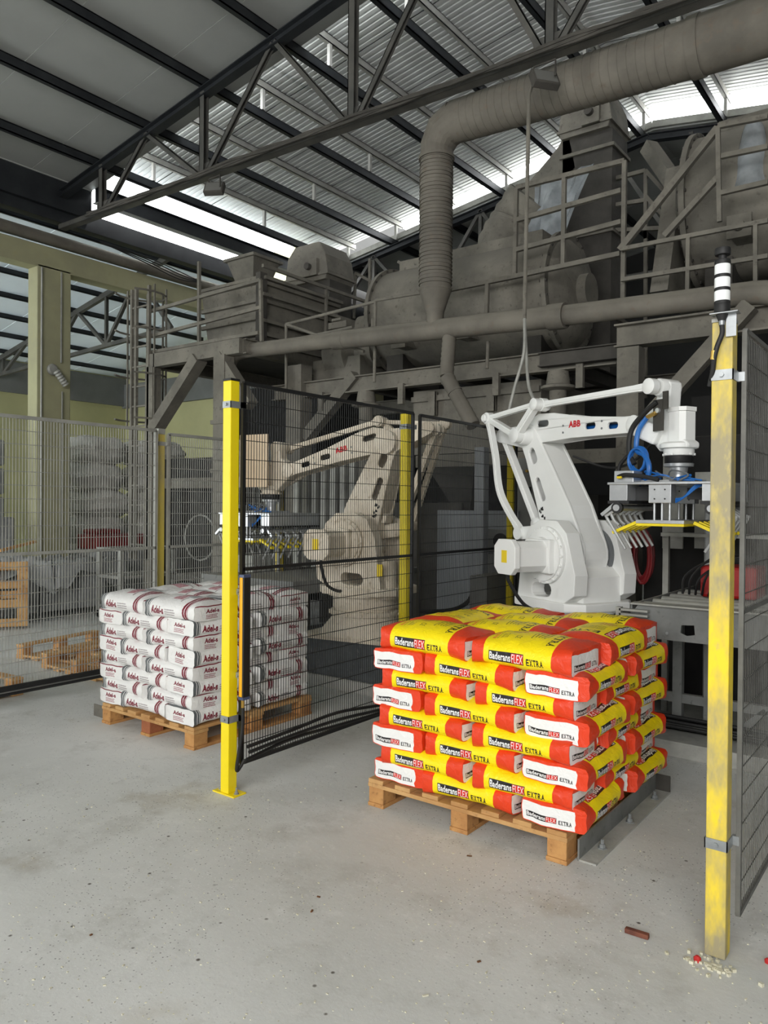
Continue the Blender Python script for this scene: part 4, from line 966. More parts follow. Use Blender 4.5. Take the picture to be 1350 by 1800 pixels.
Bf(MB().tube(smooth_path([(fx-.05, -.14, 2.22), (fx-.14, -.15, 2.16), (fx-.24, -.16, 2.06), (fx-.25, -.17, 1.92), (fx-.20, -.17, 1.84)]), .017, 9), 'black_hose', 'black_rubber')
Bf(MB().tube(smooth_path([(fx-.28, -.12, 1.92), (fx-.37, -.13, 1.84), (fx-.36, -.14, 1.74), (fx-.30, -.15, 1.69)]), .013, 8), 'black_hose', 'black_rubber')
Bf(MB().tube(smooth_path([(fx-.28, .1, 2.02), (fx-.6, .2, 1.88), (fx-.9, .25, 1.86), (fx-1.1, .1, 1.95)]), .009, 6), 'black_cable', 'black_rubber')
yl_ = math.atan2(-.13, -.99); ll = (-4.10, 5.2, 0)
tl, fx2, zp2, Bl = robot(ll, yl_, 'robot_cream', (.07, 1.25), (-.26, 2.09), (.78, 1.87), 'cream palletising robot behind the black mesh fence', Z0-.02, (1, -1), cream=True)
gripper(tl, fx2, zp2-.055, yl_, ll, Bl)
Bl(MB().cyl((fx2, 0, zp2-.06), (fx2, 0, zp2+.01), .05, 20), 'adapter_neck', 'aluminium')
Bl(MB().cyl((-.24, .10, Z0+.33), (-.24, .10, 1.10), .10, 24), 'slewing_motor')
Bl(MB().box((-.32, .28, .98), (-.27, .29, 1.08)), 'warning_label', 'label_yellow')
Bl(MB().prism([(fx2-.12, .20), (fx2+.20, .20), (fx2+.20, .212), (fx2-.12, .212)], 1.72, 2.20, 'XY'), 'plywood_shield', 'plywood')
# pedestals
o = MB().box((-2.75, 4.95, 0.10), (-1.80, 5.80, Z0)).build('robot_pedestal', 'concrete_block', bevel=0.01); tag(o, 'grey block pedestal under the white robot', 'pedestal')
o = MB().box((-4.85, 4.92, 0.10), (-3.45, 5.75, Z0-.02)).build('robot_pedestal', 'concrete_block', bevel=0.01); tag(o, 'stained dark block pedestal under the cream robot', 'pedestal')

# ------------------------------------------------------------------ big ducts and pipes
def T1_(name, mb, m, label, cat, group=None, bv=None): return tag(mb.build(name, m, bevel=bv), label, cat, group)
d = thing('extraction_duct', (-4.27, 6.5, 3.4), 'large dusty extraction duct bending from vertical to the upper right', 'duct')
vz = [3.74+.045*k for k in range(31)]
MB().tube([(-4.27, 6.5, z) for z in vz], [0.168 if k % 3 == 0 else 0.160 for k in range(31)], 24).build('vertical_run', 'duct_steel', d)
mb = MB()
for k in range(34): mb.tube([(-4.27, 6.5, 3.79+.038*k+.012), (-4.27, 6.5, 3.79+.038*k+.018)], [.172, .172], 24)
for k in range(26): mb.tube([(-3.9+.078*k, 6.5, 5.385-.0024*k), (-3.894+.078*k, 6.5, 5.385-.0024*k)], [.2035+.0009*k]*2, 28)
stuff(mb.build('seam_ridges', 'duct_steel', d))
MB().tube([(-4.27, 6.5, 3.40), (-4.27, 6.5, 3.52), (-4.27, 6.5, 3.74), (-4.27, 6.5, 3.76)], [0.085, 0.09, 0.165, 0.172], 24).build('reducer', 'duct_steel', d)
MB().tube([(-4.27, 6.5, 5.08), (-4.265, 6.5, 5.2), (-4.19, 6.5, 5.33), (-4.02, 6.5, 5.40)], [0.165, 0.172, 0.19, 0.20], 24, smooth=False).build('elbow', 'duct_steel', d)
MB().tube([(-4.05, 6.5, 5.39), (-1.75, 6.5, 5.32)], [0.20, 0.225], 28).build('horizontal_run', 'duct_steel', d)
MB().tube([(-1.79, 6.5, 5.32), (-1.70, 6.5, 5.32)], [0.24, 0.24], 28).build('collar', 'duct_steel', d)
MB().tube([(-1.72, 6.5, 5.32), (3.5, 6.5, 5.25)], [0.23, 0.24], 28).build('horizontal_run', 'duct_steel', d)
MB().tube([(-4.27, 6.5, 5.07), (-4.27, 6.5, 5.10)], [0.182, 0.182], 24).build('collar', 'duct_steel', d)
d = thing('dust_pipe', (-4.3, 6.5, 3.3), 'long thin dusty pipe running level in front of the mixer drums', 'pipe')
MB().tube(smooth_path([(-7.38, 6.5, 2.95), (-7.37, 6.5, 3.28), (-7.28, 6.5, 3.42), (-7.1, 6.5, 3.46)], 5)+[Vector((-5.55, 6.5, 3.41))], 0.088, 18).build('pipe_run', 'duct_steel', d)
MB().tube([(-5.62, 6.5, 3.41), (-5.45, 6.5, 3.40)], 0.104, 18).build('sleeve', 'duct_steel', d)
MB().tube([(-5.55, 6.5, 3.405), (-2.95, 6.5, 3.30)], 0.102, 18).build('pipe_run', 'duct_steel', d)
MB().tube([(-3.02, 6.5, 3.30), (-2.86, 6.5, 3.295)], 0.118, 18).build('sleeve', 'duct_steel', d)
MB().tube([Vector((-2.95, 6.5, 3.30)), Vector((-1.30, 6.5, 3.25))]+smooth_path([(-1.22, 6.5, 3.24), (-1.12, 6.5, 3.20), (-1.06, 6.5, 3.10), (-1.05, 6.5, 2.9)], 5)+[Vector((-1.05, 6.5, 1.2))], 0.092, 18).build('pipe_run', 'duct_steel', d)
d = thing('flexible_hose', (-4.1, 6.45, 3.3), 'ribbed flexible suction hose hanging below the level pipe', 'hose')
a_, b_, c_, e_ = P(790, 592, y=6.5), P(785, 662, y=6.4), P(800, 690, y=6.4), P(832, 748, y=6.35)
def rib_tube(p, q, r, n, nm, m='duct_steel'):
    p, q = Vector(p), Vector(q); pts = [p.lerp(q, k/n) for k in range(n+1)]
    return MB().tube(pts, [r*(1.07 if k % 2 else 0.97) for k in range(n+1)], 16).build(nm, m, d)
rib_tube(a_, b_, 0.068, 16, 'upper_length'); rib_tube(b_, c_, 0.072, 5, 'bend'); rib_tube(c_, e_, 0.07, 12, 'lower_length')

# ------------------------------------------------------------------ mixer platform
y0 = 7.0
pf = thing('machine_platform', (-4.5, 7.0, 0), 'dusty steel platform frame carrying the big mixer drum', 'platform')
MB().ibeam((-7.05, y0, 2.99), (-2.55, y0, 2.99), 0.12, 0.19, 0.014).build('main_beam', 'dusty_steel', pf)
MB().ibeam((-7.05, 8.9, 2.99), (-2.55, 8.9, 2.99), 0.12, 0.19, 0.014).build('main_beam', 'dusty_steel', pf)
for x in (-5.55, -3.15):
    MB().lathe((x, y0, 0), [(.085, 0), (.085, 2.70), (.17, 2.72), (.17, 2.745), (.12, 2.76), (.10, 2.89)], 12).build('column', 'dusty_steel', pf)
for x in (-5.55, -3.15, -4.3): MB().ibeam((x, 7.0, 2.98), (x, 8.9, 2.98), 0.1, 0.16).build('cross_beam', 'dusty_steel_dark', pf)
for x in (-6.2, -5.0, -3.8, -2.9): MB().bar((x, y0-.06, 2.93), (x, y0-.06, 2.70), .07, .05).build('hanger', 'dusty_steel', pf)
# hopper walls under the platform
h = thing('discharge_hopper', (-4.3, 7.3, 2.2), 'pale dusty hopper body under the platform beam', 'hopper')
MB().box((-5.05, 7.25, 2.15), (-3.45, 8.4, 2.88)).build('body', 'dusty_steel', h)
MB().bar((-5.05, 7.22, 2.78), (-3.45, 7.22, 2.78), .04, .06).build('rib', 'dusty_steel', h)
for x in (-4.75, -4.0): MB().channel((x, 7.2, 2.85), (x, 7.2, 2.58), .10, .05).build('bracket', 'dusty_steel', h)
for xa in (-5.0, -4.2):
    mb = MB(); a = [(xa, 7.3, 2.15), (xa+.75, 7.3, 2.15), (xa+.75, 8.3, 2.15), (xa, 8.3, 2.15), (xa+.3, 7.7, 1.45), (xa+.45, 7.7, 1.45), (xa+.45, 7.9, 1.45), (xa+.3, 7.9, 1.45)]
    mb.add(a, [(0, 1, 5, 4), (1, 2, 6, 5), (2, 3, 7, 6), (3, 0, 4, 7), (4, 5, 6, 7), (0, 3, 2, 1)]); mb.build('cone', 'dusty_steel_dark', h)
# the mixer drums
def drum(x0, x1, yc, zc, R_, label, endl=True, endr=True, trap=False):
    t = thing('mixer_drum', ((x0+x1)/2, yc, zc-R_), label, 'mixer', 'mixer drums')
    MB().lathe((x0, yc, zc), [(R_, 0), (R_, x1-x0)], 40, 'X').build('shell', 'dusty_steel', t)
    for x, s in ((x0, -1), (x1, 1)):
        MB().lathe((x, yc, zc), [(R_*1.07, -.025), (R_*1.07, .025)], 40, 'X').build('flange', 'dusty_steel', t)
        mb = MB()
        for k in range(28):
            a = 2*math.pi*k/28; mb.cyl((x-.04, yc+R_*1.035*math.cos(a), zc+R_*1.035*math.sin(a)), (x+.04, yc+R_*1.035*math.cos(a), zc+R_*1.035*math.sin(a)), .014, 6)
        stuff(mb.build('flange_bolts', 'dusty_steel_dark', t))
        MB().lathe((x, yc, zc), [(R_*.98, 0), (R_*.8, s*.10), (R_*.3, s*.16), (R_*.3, s*.26)], 32, 'X').build('end_cap', 'dusty_steel', t)
    MB().bar((x0+.2, yc, zc+R_-.05), (x1-.2, yc, zc+R_-.05), .5, .22).build('top_box', 'dusty_steel', t)
    for xx in (x0+.5, x0+1.35):
        if xx < x1-.2: MB().bar((xx, yc-R_*.55, zc-R_*.62), (xx, yc-R_*1.05, zc-R_*.62), .16, .16).bar((xx, yc-R_*1.05, zc-R_*.62), (xx, yc-R_*1.10, zc-R_*.62), .2, .2).lathe((xx, yc-R_*1.16, zc-R_*.62), [(.05, 0), (.05, .06)], 12, 'Y').build('chopper_motor', 'dusty_steel', t)
    for xx in (x0+.25, x1-.25): MB().box((xx-.12, yc-.4, zc-R_-.25), (xx+.12, yc+.4, zc-R_*.8)).build('saddle', 'dusty_steel_dark', t)
    return t
drum(-5.72, -3.42, 7.85, 3.88, 0.62, 'large dusty horizontal mixer drum on the platform beam')
drum(-2.05, 0.6, 7.9, 4.45, 0.70, 'second large mixer drum behind the right railings')
# trapezoid bearing stand at the left face of the second drum
o = MB().prism([(7.1, 3.55), (8.6, 3.55), (8.25, 4.85), (7.55, 4.85)], -2.30, -2.14, 'YZ').build('drum_end_plate', 'dusty_steel'); tag(o, 'tall tapered end plate left of the second mixer drum', 'machine part')
o = thing('drive_motor', (-6.2, 7.6, 3.1), 'round gear drive and motor left of the large mixer drum', 'motor')
MB().lathe((-6.45, 7.5, 3.48), [(.18, 0), (.33, .04), (.33, .36), (.20, .46), (.20, .70)], 26, 'X').build('gearbox', 'dusty_steel', o)
MB().lathe((-6.05, 7.5, 3.80), [(.10, 0), (.14, .02), (.14, .40), (.10, .42)], 20, 'X').build('motor_body', 'dusty_steel', o)
MB().box((-6.62, 7.25, 3.10), (-5.85, 7.8, 3.40)).build('motor_base', 'dusty_steel', o)
MB().box((-6.5, 7.4, 3.82), (-6.2, 7.6, 3.90)).box((-6.4, 7.35, 3.90), (-6.25, 7.65, 3.93)).build('terminal_box', 'dusty_steel', o)
# right frame
fr = thing('steel_portal', (-2.3, 6.6, 0), 'box section steel frame with a leaning brace behind the white robot', 'frame')
MB().box((-2.39, 6.52, 0), (-2.20, 6.68, 2.95)).build('column', 'dusty_steel', fr)
MB().ibeam((-2.42, 6.6, 3.06), (1.2, 6.6, 3.06), 0.16, 0.20, 0.016).build('beam', 'dusty_steel', fr)
pa, pb = P(1172, 700, y=6.5), P(1262, 600, y=6.5); dv = (pb-pa)
MB().bar(pa-dv*.35, pb+dv*.6, .12, .13, up=(0, 1, 0)).build('brace', 'dusty_steel', fr)
MB().box((-0.5, 6.52, 0), (-0.3, 6.68, 2.95)).build('column', 'dusty_steel', fr)
MB().ibeam((-3.3, 6.9, 3.0), (-2.3, 6.9, 3.0), .1, .14).build('link_beam', 'dusty_steel_dark', fr)
# beams at low level across the back
T1_('cross_beam', MB().bar(P(735, 812, y=6.9), P(1250, 795, y=6.9), .1, .13), 'dusty_steel', 'long grey cross beam at robot shoulder height behind the fences', 'beam')
T1_('cross_beam', MB().bar(P(285, 850, y=7.2), P(430, 848, y=7.2), .12, .15), 'dusty_steel', 'grey cross beam behind the left fence beyond the dusty post', 'beam')
# ------------------------------------------------------------------ left platform, tank, elevator heads
lp = thing('silo_platform', (-8.2, 6.3, 0), 'left steel platform with thick diagonal braces under the ribbed tank', 'platform')
yl2 = 6.35
A = P(263, 645, y=yl2); Bp = P(440, 612, y=yl2)
zb_ = 3.48
MB().box((A.x, yl2-.06, zb_-.09), (-6.95, yl2+.06, zb_+.09)).build('front_beam', 'dusty_steel', lp)
MB().ibeam((-6.95, yl2, zb_), (-6.95, 9.2, zb_), .12, .18).build('side_beam', 'dusty_steel', lp)
MB().ibeam((A.x+.08, yl2, zb_), (A.x+.08, 9.2, zb_), .12, .18).build('side_beam', 'dusty_steel', lp)
MB().box((A.x, yl2-.07, 0), (A.x+.16, yl2+.07, 3.4)).build('leg', 'dusty_steel', lp)
xr2 = P(392, 700, y=yl2).x
MB().box((xr2-.09, yl2-.08, 0), (xr2+.11, yl2+.08, 3.4)).build('leg', 'dusty_steel', lp)
MB().bar((A.x+.12, yl2, 2.55), (xr2-.45, yl2, 3.42), .14, .17, up=(0, 1, 0)).build('brace', 'dusty_steel', lp)
MB().bar((xr2-.05, yl2, 3.40), (xr2+.5, yl2, 2.75), .14, .14, up=(0, 1, 0)).build('brace', 'dusty_steel', lp)
MB().box((-6.75, 6.9, 0), (-6.5, 7.1, 3.3)).build('leg', 'dusty_steel', lp); MB().bar((-6.5, 7.0, 2.4), (-5.7, 7.0, 3.1), .13, .13, up=(0, 1, 0)).build('brace', 'dusty_steel', lp)
MB().box((A.x, yl2, zb_+.09), (-6.95, 9.2, zb_+.11)).build('deck', 'dusty_steel_dark', lp)
for z in (2.55, 1.95): MB().box((xr2-.12, yl2-.1, z), (xr2+.14, yl2+.1, z+.05)).build('collar', 'dusty_steel', lp)
tk = thing('ribbed_tank', (-7.85, 7.6, 3.6), 'rectangular ribbed steel tank on the left platform', 'tank')
mb = MB(); tx0, tx1, ty0, ty1 = -8.2, -7.07, 6.75, 8.25
mb.add([(tx0+.1, ty0+.05, 3.6), (tx1, ty0+.05, 3.6), (tx1, ty1, 3.6), (tx0+.1, ty1, 3.6), (tx0, ty0, 4.39), (tx1, ty0, 4.39), (tx1, ty1, 4.39), (tx0, ty1, 4.39)],
       [(0, 1, 2, 3), (4, 7, 6, 5), (0, 4, 5, 1), (1, 5, 6, 2), (2, 6, 7, 3), (3, 7, 4, 0)]); mb.build('body', 'dusty_steel', tk)
for z in (3.72, 3.92, 4.14, 4.37):
    MB().bar((tx0+.02, ty0-.02, z), (tx1+.03, ty0-.02, z), .05, .045).bar((tx1+.03, ty0-.02, z), (tx1+.03, ty1, z), .05, .045).build('rib', 'dusty_steel', tk)
MB().box((tx1-.02, ty0-.06, 3.55), (tx1+.06, ty0+.06, 4.48)).build('corner_post', 'dusty_steel_dark', tk)
MB().bar((tx0-.02, ty0, 4.42), (tx1+.05, ty0, 4.42), .10, .04).bar((tx1+.05, ty0, 4.42), (tx1+.05, ty1, 4.42), .10, .04).box((tx0, ty0, 4.385), (tx1, ty1, 4.40)).build('rim', 'dusty_steel', tk)
mb = MB(); q0 = P(445, 500, y=7.6); cx, cz = q0.x, 4.66; mb.box((cx-.14, 7.47, 4.39), (cx+.14, 7.73, 4.67))
mb.add([(cx-.16, 7.45, cz), (cx+.16, 7.45, cz), (cx+.16, 7.75, cz), (cx-.16, 7.75, cz), (cx-.27, 7.35, cz+.35), (cx+.27, 7.35, cz+.35), (cx+.27, 7.85, cz+.35), (cx-.27, 7.85, cz+.35)],
       [(0, 3, 2, 1), (0, 1, 5, 4), (1, 2, 6, 5), (2, 3, 7, 6), (3, 0, 4, 7), (4, 5, 6, 7)]); mb.box((cx-.31, 7.31, cz+.35), (cx+.31, 7.89, cz+.39))
T1_('inlet_hopper', mb, 'dusty_steel', 'small funnel shaped inlet standing on the ribbed tank', 'hopper')
def elevator(xc, yc, zbot, zhead, wx_, wy_, label, chute=None, hs=1.0):
    t = thing('bucket_elevator', (xc, yc, zbot), label, 'elevator', 'bucket elevators')
    MB().box((xc-wx_/2, yc-wy_/2, zbot), (xc+wx_/2, yc+wy_/2, zhead)).build('casing', 'dusty_steel_dark', t)
    k = zbot+.8
    while k < zhead:
        MB().box((xc-wx_/2-.03, yc-wy_/2-.03, k), (xc+wx_/2+.03, yc+wy_/2+.03, k+.04)).build('casing_flange', 'dusty_steel', t); k += 1.0
    hw = wx_*.62*hs
    o = [(xc-hw*1.25, zhead), (xc-hw*1.35, zhead+.10), (xc-hw*1.2, zhead+.62*hs), (xc-hw*.75, zhead+.85*hs), (xc+hw*.75, zhead+.85*hs), (xc+hw*1.1, zhead+.55*hs), (xc+hw*1.25, zhead+.12), (xc+hw*1.1, zhead)]
    MB().prism(o, yc-wy_*.62, yc+wy_*.62, 'XZ').build('head', 'dusty_steel', t, bevel=.015)
    MB().box((xc-hw*1.4, yc-wy_*.66, zhead+.10*hs), (xc+hw*1.3, yc+wy_*.66, zhead+.15*hs)).build('head_flange', 'dusty_steel', t)
    MB().lathe((xc+hw*.3, yc-wy_*.62, zhead+.3*hs), [(.12*hs, 0), (.12*hs, -.03), (.05, -.04), (.05, -.12)], 18, 'Y').build('bearing', 'dusty_steel_dark', t)
    MB().box((xc-hw*.1, yc-wy_*.62-.06, zhead+.1*hs), (xc+hw*.75, yc-wy_*.62, zhead+.46*hs)).build('bearing_guard', 'dusty_steel', t)
    if chute:
        (dx, dz, w_) = chute
        mb = MB(); x0_ = xc-wx_/2+.06
        mb.prism([(x0_, zhead+.12), (x0_+.1, zhead-.35), (x0_-dx+w_*.5, zhead-dz-.05), (x0_-dx-w_*.5, zhead-dz+.05), (x0_-.12, zhead-.05)], yc-wy_*.5, yc+wy_*.5, 'XZ'); mb.build('chute', 'dusty_steel', t)
    return t
elevator(P(560, 470, y=8.6).x, 8.65, 3.5, 4.86, .80, .5, 'bucket elevator head rising behind the ribbed tank', chute=None, hs=.66)
ex_ = P(1045, 350, y=9.0).x
elevator(ex_, 9.0, 3.0, 6.02, .62, .5, 'tall bucket elevator behind the upper railings', chute=(1.0, 1.05, .5), hs=.66)
# dusty plastic cover hanging from the chute
def film(name, quad, m, label, cat, amp=.05, n=(16, 12), seed=1):
    a, b, c, e = [Vector(q) for q in quad]; r = random.Random(seed); ph = [r.uniform(0, 6) for _ in range(6)]
    def fn(u, v):
        p = a.lerp(b, u).lerp(e.lerp(c, u), v); return p+Vector((amp*.3*math.sin(9*u+ph[0]), amp*math.sin(11*u+3*v+ph[1])+amp*.5*math.sin(23*u-5*v+ph[2]), amp*.4*math.sin(7*v+5*u+ph[3])))
    o = MB().grid(*n, fn, thick=(0, 0.004, 0.001)).build(name, m); return tag(o, label, cat)
film('plastic_sheet', (P(925, 425, y=8.0), P(990, 425, y=8.0), P(1045, 290, y=8.2), P(935, 330, y=8.2)), 'milky_plastic', 'milky plastic sheet hanging from the elevator chute', 'plastic sheet', .06)
o = MB().tube(smooth_path([P(880, 470, y=8.2), P(885, 430, y=8.2), P(905, 395, y=8.3), P(935, 350, y=8.3)], 5), [.30+.02*(k % 2) for k in range(16)], 16).build('cloth_sleeve', 'dusty_steel'); tag(o, 'lumpy cloth sleeve between the chute and the mixer drum', 'sleeve')
pa, pb = P(1325, 215, y=7.3), P(1322, 335, y=7.3)
o = MB().tube(smooth_path([pa, pa.lerp(pb, .3), pa.lerp(pb, .7), pb], 4), [.05, .075, .09, .10, .11, .12, .13, .135, .14, .145, .15, .155, .16][:13], 14).build('filter_sleeve', 'milky_plastic'); tag(o, 'pale plastic sleeve hanging above the second mixer drum', 'sleeve')
# galvanised chute going down behind
pa, pb = P(1140, 258, y=9.0), P(1215, 365, y=8.6)
T1_('screw_conveyor', MB().bar(pa, pb, .15, .15), 'dusty_steel', 'straight steel trough sloping down behind the diagonal braces', 'conveyor')

# ------------------------------------------------------------------ railings and stairs
def railing(name, segs, r, label, m='dusty_steel', square=True, group='dusty safety railings'):
    t = thing(name, segs[0][0], label, 'railing', group)
    for i, (p, q) in enumerate(segs):
        p, q = Vector(p), Vector(q); up = abs((q-p).normalized().z) > .9
        (MB().bar(p, q, r*(1.8 if up else 2), r*(1.8 if up else 2)) if square else MB().tube([p, q], r, 10)).build('stanchion' if up else 'rail', m, t)
    return t
def pr(y, *pts): return [(P(a, b, y=y), P(c, e, y=y)) for a, b, c, e in pts]
railing('safety_railing', pr(7.0, (908, 330, 1098, 283), (905, 388, 1092, 335), (905, 440, 1092, 390), (908, 330, 905, 486), (992, 312, 990, 470), (905, 486, 1090, 446), (1098, 283, 1095, 545), (787, 510, 905, 486), (857, 498, 855, 565), (965, 575, 1095, 545)), .022, 'tall railing of box tube in front of the elevator chute')
railing('safety_railing', pr(6.9, (1092, 438, 1350, 388), (1092, 492, 1350, 450), (1210, 415, 1208, 535), (1328, 395, 1328, 520)), .018, 'long railing in front of the second mixer drum')
railing('safety_railing', pr(6.9, (1262, 222, 1265, 390), (1262, 222, 1350, 205), (1268, 275, 1350, 258), (1265, 340, 1350, 320)), .020, 'small upper railing at the top right')
railing('diagonal_brace', pr(6.95, (1090, 440, 1262, 225)), .028, 'long diagonal strut crossing before the dark gable', group='diagonal struts')
railing('diagonal_brace', pr(6.95, (1168, 415, 1262, 312)), .024, 'short diagonal strut beside the second drum', group='diagonal struts')
railing('safety_railing', pr(6.7, (503, 570, 660, 530), (503, 600, 620, 575), (503, 570, 503, 690), (503, 570, 640, 618), (660, 528, 790, 506), (660, 528, 658, 672), (858, 600, 856, 648), (655, 560, 655, 600)), .018, 'tube handrail over the level pipe left of the drum', square=False)
railing('safety_railing', pr(6.35, (262, 548, 458, 492), (262, 592, 460, 540), (262, 620, 455, 585), (350, 460, 350, 615), (262, 548, 262, 632), (458, 492, 460, 600)), .02, 'railing round the left platform in front of the tank')
railing('safety_railing', [(Vector((-6.98, 6.7, 4.55)), Vector((-6.98, 9.0, 4.55))), (Vector((-6.98, 6.7, 4.2)), Vector((-6.98, 9.0, 4.2))), (Vector((-6.98, 6.7, 3.87)), Vector((-6.98, 9.0, 3.87))), (Vector((-6.98, 9.0, 3.57)), Vector((-6.98, 9.0, 4.55))), (Vector((-6.98, 7.9, 3.57)), Vector((-6.98, 7.9, 4.55)))], .02, 'railing running back along the right side of the tank')
railing('safety_railing', pr(8.9, (1020, 330, 1135, 300), (1020, 370, 1135, 352), (1135, 300, 1135, 420), (1135, 300, 1185, 355), (1185, 355, 1185, 420), (1080, 405, 1185, 400), (1135, 345, 1185, 400), (1135, 400, 1135, 700)), .022, 'stair railing in the dark behind the elevator')
railing('safety_railing', pr(9.3, (625, 480, 622, 560), (650, 455, 650, 560), (625, 480, 700, 520), (640, 540, 740, 560), (700, 460, 760, 500)), .02, 'railing in the dark left of the drum end')
# caged ladder
ld = thing('caged_ladder', P(250, 760, y=6.5), 'caged ladder standing left of the silo platform', 'ladder')
xl0, xl1 = P(232, 600, y=6.3).x, P(258, 600, y=6.3).x; xq = P(274, 600, y=6.5).x
for x in (xl0, xl0+.10, xl1+.05): MB().bar((x, 6.3, .8), (x, 6.3, 4.5), .04, .04).build('stile', 'dusty_steel', ld)
for k in range(13): MB().bar((xl0, 6.3, 1.0+.27*k), (xl1+.05, 6.3, 1.0+.27*k), .022, .022).build('rung', 'dusty_steel', ld)
for z in (2.7, 3.3, 3.9, 4.4): MB().tube([(xl0+.2+.30*math.cos(a*math.pi/8), 6.3+.30*math.sin(a*math.pi/8)*1.2, z) for a in range(-2, 11)], .014, 6).build('cage_hoop', 'dusty_steel', ld)
for a in (0, 2, 4, 6, 8): MB().bar((xl0+.2+.30*math.cos(a*math.pi/8), 6.3+.36*math.sin(a*math.pi/8), 2.6), (xl0+.2+.30*math.cos(a*math.pi/8), 6.3+.36*math.sin(a*math.pi/8), 4.5), .02, .02).build('cage_bar', 'dusty_steel', ld)

# ------------------------------------------------------------------ lamps, cables along the truss
def flood(c, label, yaw):
    t = thing('flood_light', c, label, 'lamp', 'flood lights'); R3 = Matrix.Rotation(yaw, 3, 'Z') @ Matrix.Rotation(-.5, 3, 'X')
    MB().cbox(c, (.24, .07, .17), R3).build('housing', 'dusty_steel_dark', t, bevel=.008)
    v = Vector(c)+R3 @ Vector((0, -.037, 0)); MB().cbox(v, (.20, .004, .13), R3).build('glass', 'lamp_glass', t)
    MB().tube([Vector(c)+Vector((-.1, 0, .0)), Vector(c)+Vector((-.1, 0, .14)), Vector(c)+Vector((.1, 0, .14)), Vector(c)+Vector((.1, 0, .0))], .01, 6).build('bracket', 'dusty_steel_dark', t); return t
flood(P(377, 332, y=6.08), 'flood lamp hanging under the truss on the left', .5)
flood(P(957, 140, y=6.05), 'flood lamp under the truss beside the big duct', .9)
mb = MB()
for k in range(3):
    mb.tube([(-9.8+.6*i, 6.03-.014*k, zb(-9.8+.6*i)+.02-.055*abs(math.sin(i*.9+k))) for i in range(17)], .017, 6)
T1_('cable_bundle', mb, 'dusty_steel_dark', 'dusty cables tied along the bottom chord of the near truss', 'cable')
pts = [P(930, 150, y=5.15), P(929, 300, y=5.6), P(922, 480, y=6.2), P(922, 560, y=6.3)]
T1_('conduit_pipe', MB().tube([P(952, 145, y=6.0), P(935, 150, y=6.0), P(930, 165, y=6.0), P(922, 560, y=5.9)], .018, 8), 'dusty_steel', 'long conduit dropping from the truss to the white robot', 'conduit')
T1_('hanging_cable', MB().tube(smooth_path([P(922, 560, y=5.9), P(921, 620, y=5.8), P(905, 680, y=5.75), P(893, 730, y=5.7)], 6), .014, 8), 'galv_dusty', 'left hanging grey cable above the white robot', 'cable')
T1_('hanging_cable', MB().tube(smooth_path([P(922, 560, y=5.9), P(926, 640, y=5.8), P(930, 680, y=5.75), P(940, 705, y=5.7)], 6), .014, 8), 'galv_dusty', 'right hanging grey cable above the white robot', 'cable')
mb = MB()
for k in range(4): mb.tube(smooth_path([(-9.9, 6.3, 5.32), (-9.8, 7.0, 5.18+.03*k), (-9.9, 7.7, 5.12+.04*k), (-10.1, 8.3, 5.25)], 6), .009, 5)
T1_('cable_bundle', mb, 'black_rubber', 'loose black cables sagging beside the gutter pipe', 'cable')

# ------------------------------------------------------------------ infeed conveyor and things at the right behind the robot
cv = thing('infeed_conveyor', (-1.5, 4.55, 0.1), 'worn steel infeed conveyor frame behind the yellow sacks', 'conveyor')
hole = [(-1.27, .885), (-1.20, .89), (-1.195, .835), (-1.24, .825), (-1.275, .84)]
MB().prism([(-1.56, .79), (-.62, .79), (-.62, .985), (-1.52, .985), (-1.56, .93)], 4.55, 4.558, 'XZ', holes=[hole]).build('front_plate', 'machine_grey', cv)
MB().box((-1.56, 4.52, .985), (-.62, 4.60, .995)).build('top_lip', 'galv_dusty', cv)
MB().box((-1.60, 4.6, .90), (-.62, 5.9, .93)).build('bed', 'dusty_steel_dark', cv)
MB().box((-.64, 4.56, .79), (-.63, 5.9, .985)).build('side_plate', 'machine_grey', cv); MB().box((-1.57, 4.56, .79), (-1.56, 5.9, .985)).build('side_plate', 'machine_grey', cv)
for x in (-1.52, -1.32, -.78): MB().box((x, 5.25, .10), (x+.06, 5.31, .90)).build('leg', 'machine_grey', cv)
for x in (-1.40, -.72): MB().box((x, 5.8, .10), (x+.06, 5.86, .80)).build('leg', 'machine_grey', cv)
MB().box((-1.7, 5.26, .26), (-.62, 5.30, .32)).build('cross_bar', 'machine_grey', cv); MB().bar((-1.12, 5.28, .12), (-.95, 5.28, .29), .04, .04).build('foot_brace', 'machine_grey', cv)
for k in range(6): MB().cyl((-1.55, 4.75+.18*k, .955), (-.67, 4.75+.18*k, .955), .028, 12).build('roller', 'galv_dusty', cv)
mb = MB()
for k in range(4): mb.box((-1.62, 4.50, .945-.028*k), (-1.45, 4.54, .958-.028*k))
mb.box((-1.64, 4.50, .85), (-1.61, 4.54, .965)); mb.build('hinge_bracket', 'galv_dusty', cv)
for x in (-1.35, -.88): MB().cyl((x, 4.55, .83), (x, 4.543, .83), .009, 8).build('screw', 'galvanised', cv)
mb = MB()
for k in range(3): mb.tube([(-1.95, 5.12-.035*k, .20-.022*k), (-.6, 5.12-.035*k, .19-.022*k)], .013, 8)
T1_('cable_bundle', mb, 'black_rubber', 'black pipes lying on the plinth behind the yellow sacks', 'cable')
T1_('base_channel', MB().channel((-1.75, 5.19, .14), (-.3, 5.19, .14), .08, .07), 'machine_grey', 'grey steel channel lying on the concrete plinth', 'channel')
mb = MB()
for k in range(9):
    a = k*.7; cx_ = -1.83+.015*math.sin(a*3); mb.tube([(cx_+(.055+.008*(k % 3))*math.cos(q*.349), 5.55+.03*math.sin(a), 1.21+(.16+.012*(k % 4))*math.sin(q*.349)) for q in range(19)], .011, 6, caps=False)
